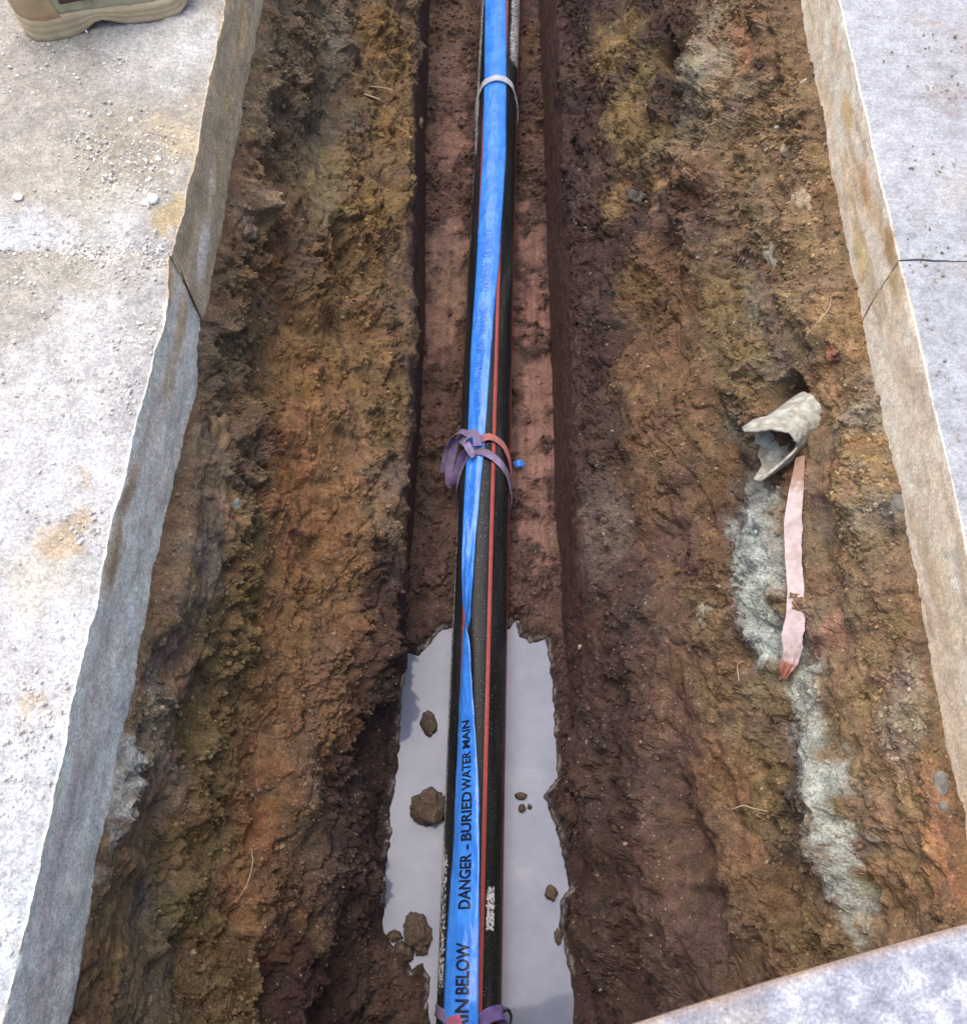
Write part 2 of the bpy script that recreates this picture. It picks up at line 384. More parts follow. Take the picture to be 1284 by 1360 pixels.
# soil kinds (sRGB as the dry or damp soil looks)
GREYB, BROWN, OCHRE, TAN = (122, 106, 86), (112, 88, 64), (128, 98, 52), (140, 114, 80)
OLIVE, RUST, PURP, MAROON = (114, 96, 56), (126, 89, 52), (68, 49, 45), (62, 39, 37)
GREY, SLATE, PINK, SALMON = (134, 124, 108), (86, 80, 70), (142, 112, 92), (152, 110, 82)
CEMENT, PALE, SAND = (176, 180, 170), (172, 158, 136), (156, 126, 84)
YR = rows(-.22, 2.9, .0035)
LEFT_DABS = [
 (380, 30, GREYB, 1, 0, 50), (440, 40, GREY, 1, 0, 40), (350, 130, GREYB, 1.1, 0, 45), (410, 150, SLATE, .9, .1, 30),
 (370, 200, SLATE, 1, .1, 22), (330, 300, GREYB, 1.1, 0, 30), (340, 240, PINK, 1, 0, 25), (425, 230, (112, 102, 74), .35, .2, 45), (440, 140, (88, 80, 66), .4, .2, 40),
 (500, 60, OCHRE, .8, 0, 45), (520, 160, OCHRE, .8, 0, 45), (480, 270, (136, 108, 58), .9, 0, 45), (530, 260, OCHRE, .7, 0, 30), (495, 340, (122, 92, 50), 1, 0, 35),
 
 (350, 330, RUST, .9, 0, 40), (380, 380, BROWN, 1.1, 0, 35), (440, 380, RUST, 1, 0, 35), (300, 420, BROWN, 1, 0, 30), (290, 480, (110, 96, 78), 1, 0, 30), (350, 470, BROWN, .9, 0, 35),
 (420, 440, OCHRE, .6, 0, 50), (480, 480, (132, 98, 56), .7, 0, 50), (400, 540, (136, 94, 50), .6, 0, 55), (330, 530, BROWN, 1, 0, 30),
 (450, 600, (132, 94, 56), .6, 0, 60), (510, 560, (110, 90, 60), .9, .1, 40), (515, 650, (116, 98, 84), .9, .2, 35), (310, 620, (112, 96, 80), 1.1, 0, 25), (270, 650, (106, 94, 82), .15, .2, 25), (290, 690, SALMON, .1, .1, 14),
 (380, 660, (136, 88, 50), .6, 0, 55), (440, 720, RUST, .7, 0, 55), (270, 760, (98, 88, 78), .1, .2, 30), (240, 830, (104, 88, 76), .15, .2, 25), (320, 740, (112, 92, 58), 1, 0, 35),
 (380, 800, (130, 92, 52), .7, 0, 55), (310, 850, OLIVE, 1, 0, 40), (230, 910, SALMON, .4, .1, 18), (255, 930, (92, 84, 78), .1, .2, 22), (440, 850, (116, 84, 60), .8, .1, 50),
 (500, 780, PURP, .9, .3, 40), (490, 880, PURP, .9, .3, 40), (200, 940, (140, 132, 120), 1, 0, 22), (175, 1030, (178, 180, 176), .7, 0, 18), (150, 1100, (178, 178, 170), .7, 0, 14), (215, 1020, (150, 130, 110), .5, .1, 16),
 (190, 1110, (116, 92, 62), .15, .2, 26), (220, 1080, (104, 86, 72), .1, .2, 25), (290, 960, OLIVE, 1, 0, 45), (350, 960, RUST, .8, 0, 45), (290, 1080, (118, 98, 56), 1.1, 0, 40), (340, 1060, (128, 80, 46), .7, .1, 40),
 (420, 980, (108, 78, 60), .8, .2, 45), (400, 1080, (100, 80, 64), 1, .2, 40), (150, 1250, (108, 90, 62), .15, .2, 30), (200, 1220, SLATE, .1, .2, 25), (190, 1320, (92, 84, 74), .3, .2, 30), (260, 1200, OLIVE, 1, 0, 40), (130, 1310, (118, 84, 54), .3, .1, 25),
 (330, 1180, (122, 80, 48), .8, .1, 40), (280, 1320, (108, 86, 56), 1, .1, 45), (390, 1180, (98, 74, 58), 1, .2, 40), (460, 1060, PURP, 1, .3, 45), (450, 1200, PURP, 1, .3, 45), (390, 1310, MAROON, .8, .3, 40), (460, 1320, PURP, 1, .3, 45), (500, 1000, PURP, 1, .3, 30),
]
LEFT_BUMPS = [
 (300, 580, .03, 16, 1.2), (320, 560, .018, 18, 1.5), (455, 330, -.035, 26, 1.4), (340, 500, -.022, 12, 2), (375, 205, -.025, 14, 1.5), (405, 400, .025, 30, 1.2),
 (430, 150, -.02, 30, 2.5), (350, 280, .02, 24, 1.2), (325, 270, .02, 14, 1.1), (358, 1300, -.028, 16, 1.6), (345, 1225, .02, 26, 1.0), (395, 1050, .025, 30, 1.5), (190, 975, -.02, 8, 2), (480, 870, .02, 30, 2),
 (500, 30, .02, 30, 2), (535, 240, .015, 25, 3), (480, 1180, .02, 30, 1.5), (470, 1300, .015, 30, 1.5), (440, 960, .015, 25, 1.5)]
RIGHT_DABS = [
 (880, 700, (78, 50, 42), .25, .3, 26), (905, 820, (74, 48, 40), .2, .3, 24), (915, 930, (74, 48, 40), .15, .3, 24), (925, 1040, (76, 48, 40), .15, .3, 24), (935, 1160, (72, 46, 40), .2, .3, 24), (870, 580, (90, 60, 48), .5, .2, 26), (985, 1150, (104, 72, 44), .2, .2, 22), (975, 1060, (108, 74, 46), .3, .2, 20),
 (735, 60, MAROON, .1, .4, 22), (738, 250, MAROON, .1, .4, 22), (752, 420, MAROON, .1, .4, 22), (755, 600, MAROON, .1, .4, 22), (765, 760, (86, 64, 60), .3, .4, 25),
 (770, 90, PURP, .5, .3, 25), (780, 250, PURP, .5, .3, 25), (790, 420, PURP, .7, .3, 28), (800, 560, PURP, .9, .3, 35), (800, 700, (100, 84, 80), 1, .3, 45), (830, 820, PURP, 1, .3, 50), (790, 900, PURP, 1, .35, 45), (800, 1040, PURP, 1, .35, 50), (820, 1180, PURP, 1, .35, 50), (820, 1310, PURP, 1, .35, 50),
 (820, 60, (122, 100, 54), .8, .1, 40), (830, 160, (118, 98, 52), .8, .1, 40), (815, 260, (120, 92, 52), .6, .1, 25), (870, 90, OLIVE, .9, .1, 28), (870, 200, (112, 96, 60), .5, .1, 30), (862, 250, (134, 104, 70), .2, .1, 18),
 (893, 70, SLATE, .1, .2, 16), (940, 60, GREY, .7, 0, 35), (950, 110, (142, 136, 124), .5, 0, 32), (990, 60, SALMON, .9, 0, 26), (1020, 40, BROWN, .8, 0, 25), (920, 170, (104, 98, 90), .7, .1, 35), (960, 160, GREYB, .9, 0, 30),
 (930, 230, PINK, 1.2, 0, 26), (905, 215, PINK, 1, 0, 18), (975, 220, (118, 100, 80), .9, 0, 25), (1010, 180, TAN, 1, 0, 30), (1050, 130, TAN, 1, 0, 30), (1060, 230, (138, 110, 74), 1, 0, 35), (1010, 280, (108, 92, 74), .5, .1, 28), (1060, 330, TAN, 1.1, 0, 32), (1100, 350, SAND, .9, 0, 25),
 (880, 330, (104, 74, 60), 1, .1, 40), (850, 380, (112, 86, 50), .8, .1, 35), (900, 400, (110, 80, 52), .8, .1, 45), (960, 330, (112, 92, 70), .9, .1, 35), (960, 420, (118, 98, 60), .8, .1, 40), (1010, 400, (100, 92, 82), .4, .2, 30), (1060, 420, (136, 114, 86), .9, 0, 30), (1120, 430, SAND, .7, 0, 25),
 (860, 500, (112, 82, 52), .9, .1, 50), (920, 500, (110, 80, 52), .8, .1, 45), (990, 480, (124, 106, 60), .7, .1, 35), (1040, 500, GREYB, 1, 0, 25), (1110, 520, (136, 104, 76), .2, .1, 20), (1150, 530, PALE, 1, 0, 28), (1130, 490, SAND, 1, 0, 22),
 (880, 620, (106, 78, 56), .9, .2, 50), (940, 600, (112, 84, 52), .8, .1, 40), (975, 590, (104, 104, 104), 1, .1, 20), (1090, 600, (114, 96, 76), .2, .1, 22), (1112, 640, (142, 104, 80), .15, .1, 20), (1150, 620, (164, 132, 84), 1.1, 0, 30), (1170, 690, (150, 136, 118), 1.1, 0, 25), (1175, 600, (120, 110, 98), 1, 0, 16),
 (890, 740, (100, 74, 58), .8, .25, 50), (950, 720, (110, 82, 56), .8, .1, 32), (1010, 690, (168, 176, 170), .5, 0, 30), (1005, 760, (168, 176, 170), .5, 0, 32), (1030, 830, (168, 176, 170), .5, 0, 26), (1080, 720, (112, 98, 80), .25, .1, 26), (1100, 780, (118, 98, 78), .3, .1, 28), (1150, 780, (134, 108, 78), .8, 0, 32), (1185, 800, (130, 106, 78), .8, 0, 25), (1098, 830, (150, 92, 82), .3, .1, 14),
 (900, 860, (98, 74, 60), .8, .25, 45), (960, 820, (116, 92, 66), .9, .1, 30), (930, 800, (124, 106, 84), 1, .1, 20), (960, 920, (112, 90, 62), .9, .1, 32), (1000, 900, (126, 108, 80), .9, .05, 26), (1075, 920, (168, 175, 168), .5, 0, 22), (1040, 900, (112, 98, 76), .8, 0, 20), (1120, 880, (120, 96, 72), .4, .1, 30), (1160, 900, (136, 112, 82), .8, 0, 28), (1200, 930, PALE, 1, 0, 22),
 (900, 980, (96, 70, 58), .7, .3, 45), (950, 1010, (112, 82, 54), .7, .15, 32), (1010, 1000, (116, 98, 62), .9, .1, 32), (1085, 1000, (168, 175, 168), .5, 0, 22), (1108, 1070, (168, 175, 168), .5, 0, 23), (1125, 1130, (168, 175, 168), .5, 0, 20), (1138, 1210, (168, 175, 168), .5, 0, 14), (1140, 980, (114, 96, 74), .3, .1, 28), (1190, 1040, (134, 104, 72), .5, .05, 28), (1225, 1080, (160, 110, 70), .5, 0, 18), (1240, 1150, (156, 102, 64), .4, 0, 20), (1200, 1140, (124, 98, 72), .3, .1, 30),
 (900, 1120, (86, 64, 56), .6, .3, 45), (960, 1120, (112, 80, 54), .6, .15, 35), (1020, 1090, (118, 100, 70), .9, .1, 28), (1060, 1130, (122, 108, 86), 1, .1, 24), (1060, 1200, (112, 92, 62), .8, .1, 30), (1170, 1220, (116, 92, 68), .3, .1, 35), (1000, 1220, (108, 82, 56), .6, .15, 40), (930, 1240, (84, 62, 56), .5, .3, 45), (1080, 1280, (118, 98, 72), .7, .1, 35), (980, 1320, (96, 74, 58), .6, .2, 50), (880, 1240, (80, 60, 58), .6, .35, 45), (890, 1330, (84, 66, 60), .7, .3, 40),
]
RIGHT_BUMPS = [
 (945, 90, .05, 42, 1.3), (887, 75, -.05, 15, 3.5), (930, 230, .045, 32, 1.0), (905, 210, .02, 16, 1), (890, 330, -.03, 26, 1), (845, 400, -.03, 40, 1.6), (1045, 520, -.06, 20, 1.0), (975, 590, -.02, 20, 1.2), (1010, 750, .018, 36, 2.0), (1100, 1080, .014, 26, 3.5), (985, 880, -.02, 16, 1.5),
 (1060, 300, .02, 26, 1.3), (1085, 450, .02, 16, 1.5), (900, 1110, -.03, 26, 3), (935, 1200, -.03, 20, 3), (860, 1010, .03, 34, 2), (800, 1100, .03, 40, 1.3), (780, 1000, .02, 30, 1.4), (1100, 730, -.012, 18, 5), (1095, 1130, .01, 20, 4), (1150, 640, .02, 22, 2.5), (1175, 700, -.03, 12, 1), (1150, 1190, -.02, 9, 3), (1040, 1190, -.02, 18, 2), (800, 1240, .03, 40, 1.5), (850, 260, -.03, 16, 1.5)]
def settle(dabs, mean, k):
    """pulls the soil colours of one wall towards its common clay, leaves cement, damp clay and very pale bits alone"""
    out = []
    for px, py, c, cr, wt, r in dabs:
        keep = wt >= .3 or min(c) > 135
        out.append((px, py, c if keep else tuple(a*(1-k)+b*k for a, b in zip(c, mean)), cr, wt, r))
    return out
LEFT_DABS = [d for d in settle(LEFT_DABS, (126, 97, 58), .15)]
RIGHT_DABS = [d for d in settle(RIGHT_DABS, (116, 92, 60), .14)]
LEFT_BUMPS = [(a, b, c*1.4, r, an) for a, b, c, r, an in LEFT_BUMPS]
RIGHT_BUMPS = [(a, b, c*1.3, r, an) for a, b, c, r, an in RIGHT_BUMPS]
FR_L = [(0, 0), (.03, .16), (.10, .34), (.24, .52), (.50, .70), (.78, .86), (1, 1)]
FR_R = [(0, 0), (.10, .16), (.26, .36), (.46, .54), (.68, .72), (.86, .87), (1, 1)]
wl, WLV, WLN, WLC, WLR = build_wall('trench_wall_left', -1, YR, FR_L, LEFT_DABS, LEFT_BUMPS, BROWN, 100)
wr, WRV, WRN, WRC, WRR = build_wall('trench_wall_right', 1, YR, FR_R, RIGHT_DABS, RIGHT_BUMPS, BROWN, 300)

# ------------------------------------------------------------------ trench floor with its puddle bed
PUD_L = [(575, 850), (556, 872), (541, 868), (538, 900), (533, 930), (530, 1000), (524, 1050), (518, 1075), (520, 1110), (512, 1150), (512, 1200), (508, 1235), (520, 1258), (540, 1262), (546, 1288), (562, 1280), (572, 1300), (569, 1330), (574, 1400), (640, 1480)]
PUD_R = [(760, 1400), (762, 1325), (756, 1290), (748, 1250), (741, 1225), (745, 1196), (756, 1180), (750, 1150), (741, 1110), (731, 1085), (722, 1058), (729, 1045), (740, 1035), (736, 960), (732, 900), (724, 848), (704, 856), (690, 845), (684, 822), (678, 835), (640, 840), (600, 835), (588, 838)]
poly = np.array([unproj(x, y, Z_WATER)[:2] for x, y in PUD_L + PUD_R])
def poly_sd(P, poly):
    n = len(poly); d = np.full(len(P), 1e9); ins = np.zeros(len(P), bool)
    for i in range(n):
        a, b = poly[i], poly[(i+1) % n]; e = b-a; v = P-a
        t = np.clip((v@e)/(e@e), 0, 1); q = v - t[:, None]*e
        d = np.minimum(d, (q**2).sum(1))
        c = ((a[1] > P[:, 1]) != (b[1] > P[:, 1])) & (P[:, 0] < (b[0]-a[0])*(P[:, 1]-a[1])/(b[1]-a[1]+1e-12)+a[0])
        ins ^= c
    return np.sqrt(d)*np.where(ins, -1, 1)
FLOOR_DABS = [
 (600, 40, (104, 84, 62), 1, .1, 35), (590, 110, (108, 86, 72), .7, .1, 30), (595, 190, (113, 84, 70), .4, .1, 25), (590, 260, (95, 72, 59), .9, .15, 30), (595, 340, (115, 89, 75), .2, .25, 26), (585, 400, (109, 84, 64), .1, .3, 26), (580, 450, (111, 80, 67), .2, .3, 22), (590, 490, (90, 68, 52), 1, .15, 28), (580, 560, (93, 68, 56), .6, .2, 28), (575, 640, (88, 67, 54), .8, .2, 28), (575, 720, (84, 65, 52), .9, .2, 30), (565, 800, (86, 65, 54), 1, .25, 35),
 (705, 60, (97, 72, 52), .8, .1, 25), (705, 180, (91, 70, 49), .9, .1, 25), (705, 250, (77, 61, 48), .9, .1, 20), (705, 310, (108, 79, 68), .3, .25, 25), (705, 400, (115, 79, 68), .05, .35, 25), (710, 500, (111, 80, 68), .05, .35, 25), (712, 600, (113, 82, 72), .05, .35, 25), (710, 700, (111, 82, 72), .1, .35, 25), (708, 780, (86, 65, 56), .9, .25, 28), (715, 830, (82, 61, 52), .8, .3, 25),
 (540, 1280, (77, 60, 48), 1.2, .35, 40), (520, 1000, (82, 63, 54), .9, .3, 40), (760, 1100, PURP, 1, .35, 40), (770, 1250, PURP, 1, .35, 40)]
yf = rows(-.25, 2.95, .0035)
nc = 130
xa, xb = FL(yf)-.05, FR(yf)+.05
uu = np.linspace(0, 1, nc)
FV = np.stack([xa[:, None]+(xb-xa)[:, None]*uu, np.repeat(yf[:, None], nc, 1), np.full((len(yf), nc), Z_FLOOR)], -1)
sdist = poly_sd(FV.reshape(-1, 3)[:, :2] + np.stack([fbm(FV.reshape(-1, 3)/.02, 3, 401), fbm(FV.reshape(-1, 3)/.02, 3, 402)], -1)*.004, poly).reshape(FV.shape[:2])
pt = paint(FV, FLOOR_DABS, warp=.05, s=500, base=np.array([*soil(PURP), .8, .2]), aniso=1.6)
crumb = np.clip(pt[..., 3], 0, 1.2)
flat = soil_relief(FV, crumb, pt[..., 4], 600, .25)
dry = np.clip(Z_FLOOR + flat - .002, Z_FLOOR-.004, None)
shore = Z_WATER + .55*np.clip(sdist, -.05, .03) + .0015*fbm(FV/.012, 2, 610)
near = smooth01(.015, .10, sdist)
bank = np.maximum(dry, Z_WATER+.003+.6*(flat-flat.mean()))         # ground round the puddle stands above the water
zz = np.where(sdist < 0, shore, 0)
zin = Z_WATER + np.clip(.8*sdist, -.022, 0) - .001
zout = Z_WATER + np.clip(sdist*.9, 0, .012) + np.clip(flat+.004, 0, .03)*smooth01(0, .012, sdist)
zfar = dry
fz = np.where(sdist < 0, zin, zout)
ylim = unproj(640, 780, Z_FLOOR)[1]
far = smooth01(ylim-.04, ylim+.25, FV[..., 1])
FV[..., 2] = np.where(sdist < 0, fz, fz*(1-far)+dry*far)
# water must not reappear far off: the floor beyond is only slightly lower than the puddle, the sheet stops there
mean_f = soil((96, 74, 64))
pt[..., :3] = (pt[..., :3]*.84 + mean_f*.16)*np.array([1.0, .92, 1.0])
margin = smooth01(.035, .004, sdist + .008*fbm(FV/.03, 3, 650))           # soaked ground round the puddle
pt[..., 4] = np.clip(pt[..., 4] + .6*margin, 0, 1)
pt[..., :3] *= (1-.35*margin)[..., None]
silt = np.exp(-((sdist + .003*fbm(FV/.02, 3, 660) - .0050)/.0018)**2)*smooth01(-.3, .05, fbm(FV/.06, 3, 670))*np.where(FV[..., 0] < 0, 1, .6)
c = pt[..., :3]*(1+.28*fbm(FV/.03, 4, 620))[..., None]
bx = FV[..., 0] + .01*perlin(FV/.3, 640)
stv = perlin(np.stack([bx/.012, FV[..., 1]/.35, 0*bx], -1), 630) + .7*perlin(np.stack([bx/.03, FV[..., 1]/.2, 0*bx], -1), 631)
c = np.clip(c*(1+.34*stv*(1-crumb))[..., None], .004, .9)
c = c*(1-silt[..., None]) + silt[..., None]*lin((176, 166, 158))
me = mesh_np('trench_floor', FV.reshape(-1, 3), grid_faces(*FV.shape[:2]), False, c.reshape(-1, 3), {'crumb': crumb.ravel(), 'wet': pt[..., 4].ravel()})
floor_o = link('trench_floor', me, M_SOIL); tag(floor_o, kind='structure')
FC = c
if floor_o.data.polygons[1000].normal.z < 0: floor_o.data.flip_normals()

# milky puddle: sheet slightly larger than the shoreline, cut by the bed
m, t, n, l, b = new_mat('milky_water')
v = coords(n, l); nn = noise_node(n, l, 14, 5, .65, v)
c_ = ramp(n, l, nn.outputs['Fac'], [(.32, (.14, .153, .208)), (.62, (.18, .19, .245)), (.8, (.25, .238, .265))]).outputs[0]
l.new(c_, b.inputs['Base Color']); b.inputs['Roughness'].default_value = .06; b.inputs['IOR'].default_value = 1.33
n5 = noise_node(n, l, 25, 3, .5, v); bp = n.new('ShaderNodeBump'); bp.inputs['Distance'].default_value = .0008; bp.inputs['Strength'].default_value = .3
l.new(n5.outputs['Fac'], bp.inputs['Height']); l.new(bp.outputs[0], b.inputs['Normal'])
M_WATER = m
yw = np.linspace(-.9, poly[:, 1].max()+.02, 60)
xw0, xw1 = FL(yw)-.04, FR(yw)+.04
uw = np.linspace(0, 1, 14)
WV = np.stack([xw0[:, None]+(xw1-xw0)[:, None]*uw, np.repeat(yw[:, None], 14, 1), np.full((60, 14), Z_WATER)], -1)
wo_ = link('puddle_water', mesh_np('puddle_water', WV.reshape(-1, 3), grid_faces(60, 14)), M_WATER); tag(wo_, kind='structure')
if wo_.data.polygons[0].normal.z < 0: wo_.data.flip_normals()

# ------------------------------------------------------------------ concrete pavements
SLAB_L_DABS = [
 (60, 120, (196, 190, 182), .6, 0, 90), (200, 60, (214, 212, 210), .5, 0, 60), (60, 230, (204, 198, 186), .6, 0, 60), (160, 200, (190, 182, 168), 1, 0, 50), (230, 180, (206, 192, 168), .5, 0, 22), (225, 300, (206, 186, 150), .2, 0, 18), (120, 290, (214, 208, 196), .6, 0, 40),
 (262, 60, (226, 226, 226), .5, 0, 18), (110, 340, (176, 168, 156), 1, 0, 30), (210, 345, (150, 142, 132), .8, 0, 14), (110, 390, (232, 232, 234), .4, 0, 45), (30, 420, (196, 190, 184), .6, 0, 40), (190, 400, (200, 198, 198), .8, 0, 30), (190, 520, (204, 204, 208), .9, 0, 25),
 (80, 500, (222, 222, 224), .5, 0, 60), (100, 480, (202, 188, 164), .4, 0, 14), (60, 640, (228, 228, 232), .4, 0, 70), (105, 640, (208, 178, 146), .3, 0, 13), (80, 710, (206, 182, 148), .4, 0, 22), (60, 770, (226, 220, 212), .4, 0, 30), (110, 760, (216, 216, 216), .5, 0, 20),
 (40, 900, (230, 230, 234), .5, 0, 60), (38, 940, (220, 190, 150), .3, 0, 13), (60, 1000, (224, 228, 236), .6, 0, 40), (20, 1100, (226, 230, 238), .8, 0, 50), (10, 1250, (224, 230, 240), .8, 0, 50)]
FACE_L_DABS = [
 (320, 40, (186, 164, 128), .3, 0, 18), (300, 140, (180, 160, 128), .3, 0, 18), (290, 230, (178, 158, 126), .2, 0, 16), (270, 330, (218, 208, 197), .1, 0, 14), (280, 250, (205, 194, 176), .1, 0, 10), (245, 330, (163, 146, 117), .3, 0, 12), (240, 430, (184, 164, 132), .2, 0, 14), (225, 500, (195, 182, 159), .2, 0, 14), (205, 560, (205, 198, 189), .1, 0, 16), (245, 580, (205, 194, 171), .4, 0, 10), (170, 650, (172, 152, 120), .2, 0, 10), (205, 660, (210, 204, 197), .1, 0, 18), (150, 740, (165, 146, 115), .2, 0, 12), (190, 760, (212, 206, 199), .1, 0, 18), (225, 720, (216, 202, 178), .4, 0, 10), (140, 870, (205, 200, 193), .1, 0, 20), (180, 850, (214, 202, 182), .4, 0, 14), (125, 960, (199, 196, 191), .1, 0, 20), (100, 1060, (197, 194, 191), .1, 0, 20), (75, 1180, (201, 198, 195), .1, 0, 20), (60, 1300, (203, 200, 197), .1, 0, 20)]
SLAB_R_DABS = [
 (1180, 60, (190, 193, 198), .1, 0, 50), (1250, 100, (186, 187, 191), .2, 0, 30), (1270, 60, (188, 185, 186), .5, 0, 20), (1258, 130, (178, 173, 172), .4, 0, 16), (1215, 200, (192, 195, 200), .1, 0, 40), (1230, 30, (190, 185, 184), .2, 0, 14), (1270, 250, (196, 195, 193), .1, 0, 24), (1240, 310, (188, 191, 196), .1, 0, 30), (1225, 400, (187, 191, 196), .1, 0, 40), (1265, 400, (184, 189, 195), .1, 0, 40), (1260, 520, (185, 189, 195), .1, 0, 40), (1280, 620, (189, 193, 198), .1, 0, 40),
] 
FACE_R_DABS = [
 (1085, 40, (226, 212, 187), .2, 0, 20), (1110, 60, (214, 196, 172), .4, 0, 12), (1095, 130, (222, 204, 174), .2, 0, 16), (1125, 150, (212, 184, 140), .1, 0, 12), (1130, 240, (224, 204, 171), .1, 0, 16), (1150, 250, (206, 170, 124), .1, 0, 12), (1145, 340, (206, 184, 136), .1, 0, 15), (1165, 290, (220, 196, 160), .1, 0, 12), (1182, 330, (176, 146, 100), .1, 0, 10), (1160, 390, (196, 180, 152), .4, 0, 14), (1185, 420, (226, 210, 185), .2, 0, 18), (1200, 500, (222, 206, 183), .3, 0, 18), (1225, 560, (228, 212, 189), .2, 0, 18), (1245, 650, (230, 214, 190), .2, 0, 18), (1225, 680, (226, 212, 189), .3, 0, 18), (1250, 780, (226, 210, 183), .2, 0, 22), (1240, 860, (222, 204, 178), .3, 0, 18), (1265, 950, (222, 204, 178), .2, 0, 22), (1275, 1080, (222, 202, 174), .2, 0, 20)]
def build_slab(name, side, y0, y1, top, bot, h, dabs, mat, parent, s, relief, dens=.004):
    vis0, vis1 = max(y0, -.12), min(y1, 1.75)
    y = np.arange(vis0, vis1, dens)
    if y0 < vis0 - .01: y = np.r_[np.arange(y0, vis0-.02, .12), y]
    else: y[0] = y0
    if y1 > vis1 + .01: y = np.r_[y, np.arange(vis1+.02, y1, .12), y1]
    else: y = np.r_[y, y1]
    XT = top(y); XB = XT - side*.006
    kf = np.linspace(0, 1, 34)                          # cut face from below up
    out = np.cumsum(np.r_[.004, np.full(200, .0042), .0042*1.25**np.arange(1, 23)])
    out = out[out < 2.4]
    e = .0022*fbm(np.stack([XT*0, y/.09, y*0], -1), 5, s, .62)
    fz = -(h+.10) + (h+.10)*kf
    fx = XB[:, None] + (XT-XB)[:, None]*kf
    fx = fx + side*.035*smooth01(-h-.03, -h-.07, fz)[None, :]          # the bed under the slab is hidden behind the soil
    tx = XT[:, None] + side*out[None, :]
    X = np.c_[fx, tx]; Z = np.c_[np.repeat(fz[None], len(y), 0), np.zeros((len(y), len(out)))]
    V = np.stack([X, np.repeat(y[:, None], X.shape[1], 1), Z], -1)
    N = np.zeros_like(V); N[:, 34:, 2] = 1; N[:, :34, 0] = -side
    w = np.exp(-(np.arange(V.shape[1])-33.5)**2/1.6)          # worn arris
    dt, df = dabs; tg, fg = (.77, 1.46) if side < 0 else (.82, 1.18)
    pt = np.concatenate([paint(V[:, :34], df, warp=.008, s=s, base=np.array([*lin((178, 164, 138) if (side < 0 and y0 > 0) else (218, 212, 203) if side < 0 else (230, 218, 198)), .3, 0]), bw=8, aniso=3.0, earth=False, rscale=.0012)*np.array([fg*1.02, fg*.97, fg*.95, 1, 1]),
                         paint(V[:, 34:], dt, warp=.025, s=s, base=np.array([*lin(dt[0][2]), .4, 0]), aniso=1.1, earth=False, rscale=.0013)*np.array([tg, tg*.98, tg*(.94 if side < 0 else .98), 1, 1])], 1)
    cr = np.clip(pt[..., 3], 0, 1)
    b1, i1 = worley(V/.014, s+5); b2, _ = worley(V/.0075, s+6)
    d = relief*(.004*fbm(V/.08, 3, s+7) + cr*(.0035*b1*i1 + .0022*b2 + .0015*fbm(V/.012, 2, s+8)))
    onface = (np.arange(V.shape[1]) < 33)
    st = perlin(np.stack([V[..., 0]/.01, V[..., 1]/.3, V[..., 2]/.007], -1), s+9)
    d = d + np.where(onface, .0004*st + .0010*fbm(V/.05, 2, s+10) + .0012*fbm(V/.012, 2, s+14) + .0022*(worley(V/.016, s+15)[0]-.6)*smooth01(.0, .4, fbm(V/.06, 3, s+16)), 0)
    d[:, :2] = 0
    V2 = V + N*d[..., None]
    V2[..., 0] += (e[:, None])*w*1.2 + side*w*.0003; V2[..., 2] -= w*(.0003+.0012*np.abs(e[:, None])/.003)
    yj = YJ_L if side < 0 else YJ_R
    jx = np.stack([V[..., 0]/.05, 0*V[..., 0], V[..., 2]/.05], -1)
    V2[..., 1] += (.012 if side < 0 else .002)*fbm(jx, 4, 7700+side)*np.exp(-np.abs(V[..., 1]-yj)/.02)
    c = pt[..., :3]*(1+.10*fbm(V/.03, 4, s+11) + .06*fbm(V/.15, 2, s+12))[..., None]
    if side > 0:      # rust and clay wiped along the cut face
        sk = perlin(np.stack([0*V[..., 0], (V[..., 1]-.6*V[..., 2])/.22, (V[..., 2]+.08*V[..., 1])/.016], -1), s+17) + .5*perlin(np.stack([0*V[..., 0], V[..., 1]/.12, (V[..., 2]+.08*V[..., 1])/.006], -1), s+18)
        sk = smooth01(.05, .65, sk + .35*fbm(V/.15, 2, s+19))*np.where(onface, .45, 0)
        c = c*(1-sk[..., None]) + sk[..., None]*lin((186, 152, 108))
    pale, pid = worley(V/.011, s+13)
    c = c*(1+.22*(pid-.5)*cr)[..., None]
    n_, m_ = V.shape[:2]
    Q = grid_faces(n_, m_)
    V2 = V2.reshape(-1, 3)
    # end faces so that the joint has depth
    extra = []; base = len(V2); ev = []; ec = []
    idx = np.arange(n_*m_).reshape(n_, m_)
    for r in (0, n_-1):
        low = V2[idx[r]].copy(); low[:, 2] = -h-.10
        k0 = base + len(ev)
        ev.extend(low); ec.extend(c[r]*.9)
        a = np.arange(m_-1)
        extra.append(np.stack([idx[r][:-1], idx[r][1:], k0+a+1, k0+a], -1) if r else np.stack([idx[r][1:], idx[r][:-1], k0+a, k0+a+1], -1))
    V2 = np.r_[V2, np.array(ev)]; cc = np.r_[c.reshape(-1, 3), np.array(ec)]
    Q = np.r_[Q, *extra]
    me = mesh_np(name, V2, Q, True, np.clip(cc, .01, .93))
    finish = lambda: me.set_sharp_from_angle(angle=math.radians(48))
    o = link(name, me, mat, parent)
    k = 100*m_//m_
    bm = bmesh.new(); bm.from_mesh(me); bmesh.ops.recalc_face_normals(bm, faces=bm.faces)
    up = sum(f.normal.z for f in list(bm.faces)[:n_*m_//2:97])
    if up < 0: bmesh.ops.reverse_faces(bm, faces=bm.faces)
    bm.to_mesh(me); bm.free(); finish()
    return V
pl = empty('pavement_left'); tag(pl, kind='structure')
pr = empty('pavement_right'); tag(pr, kind='structure')
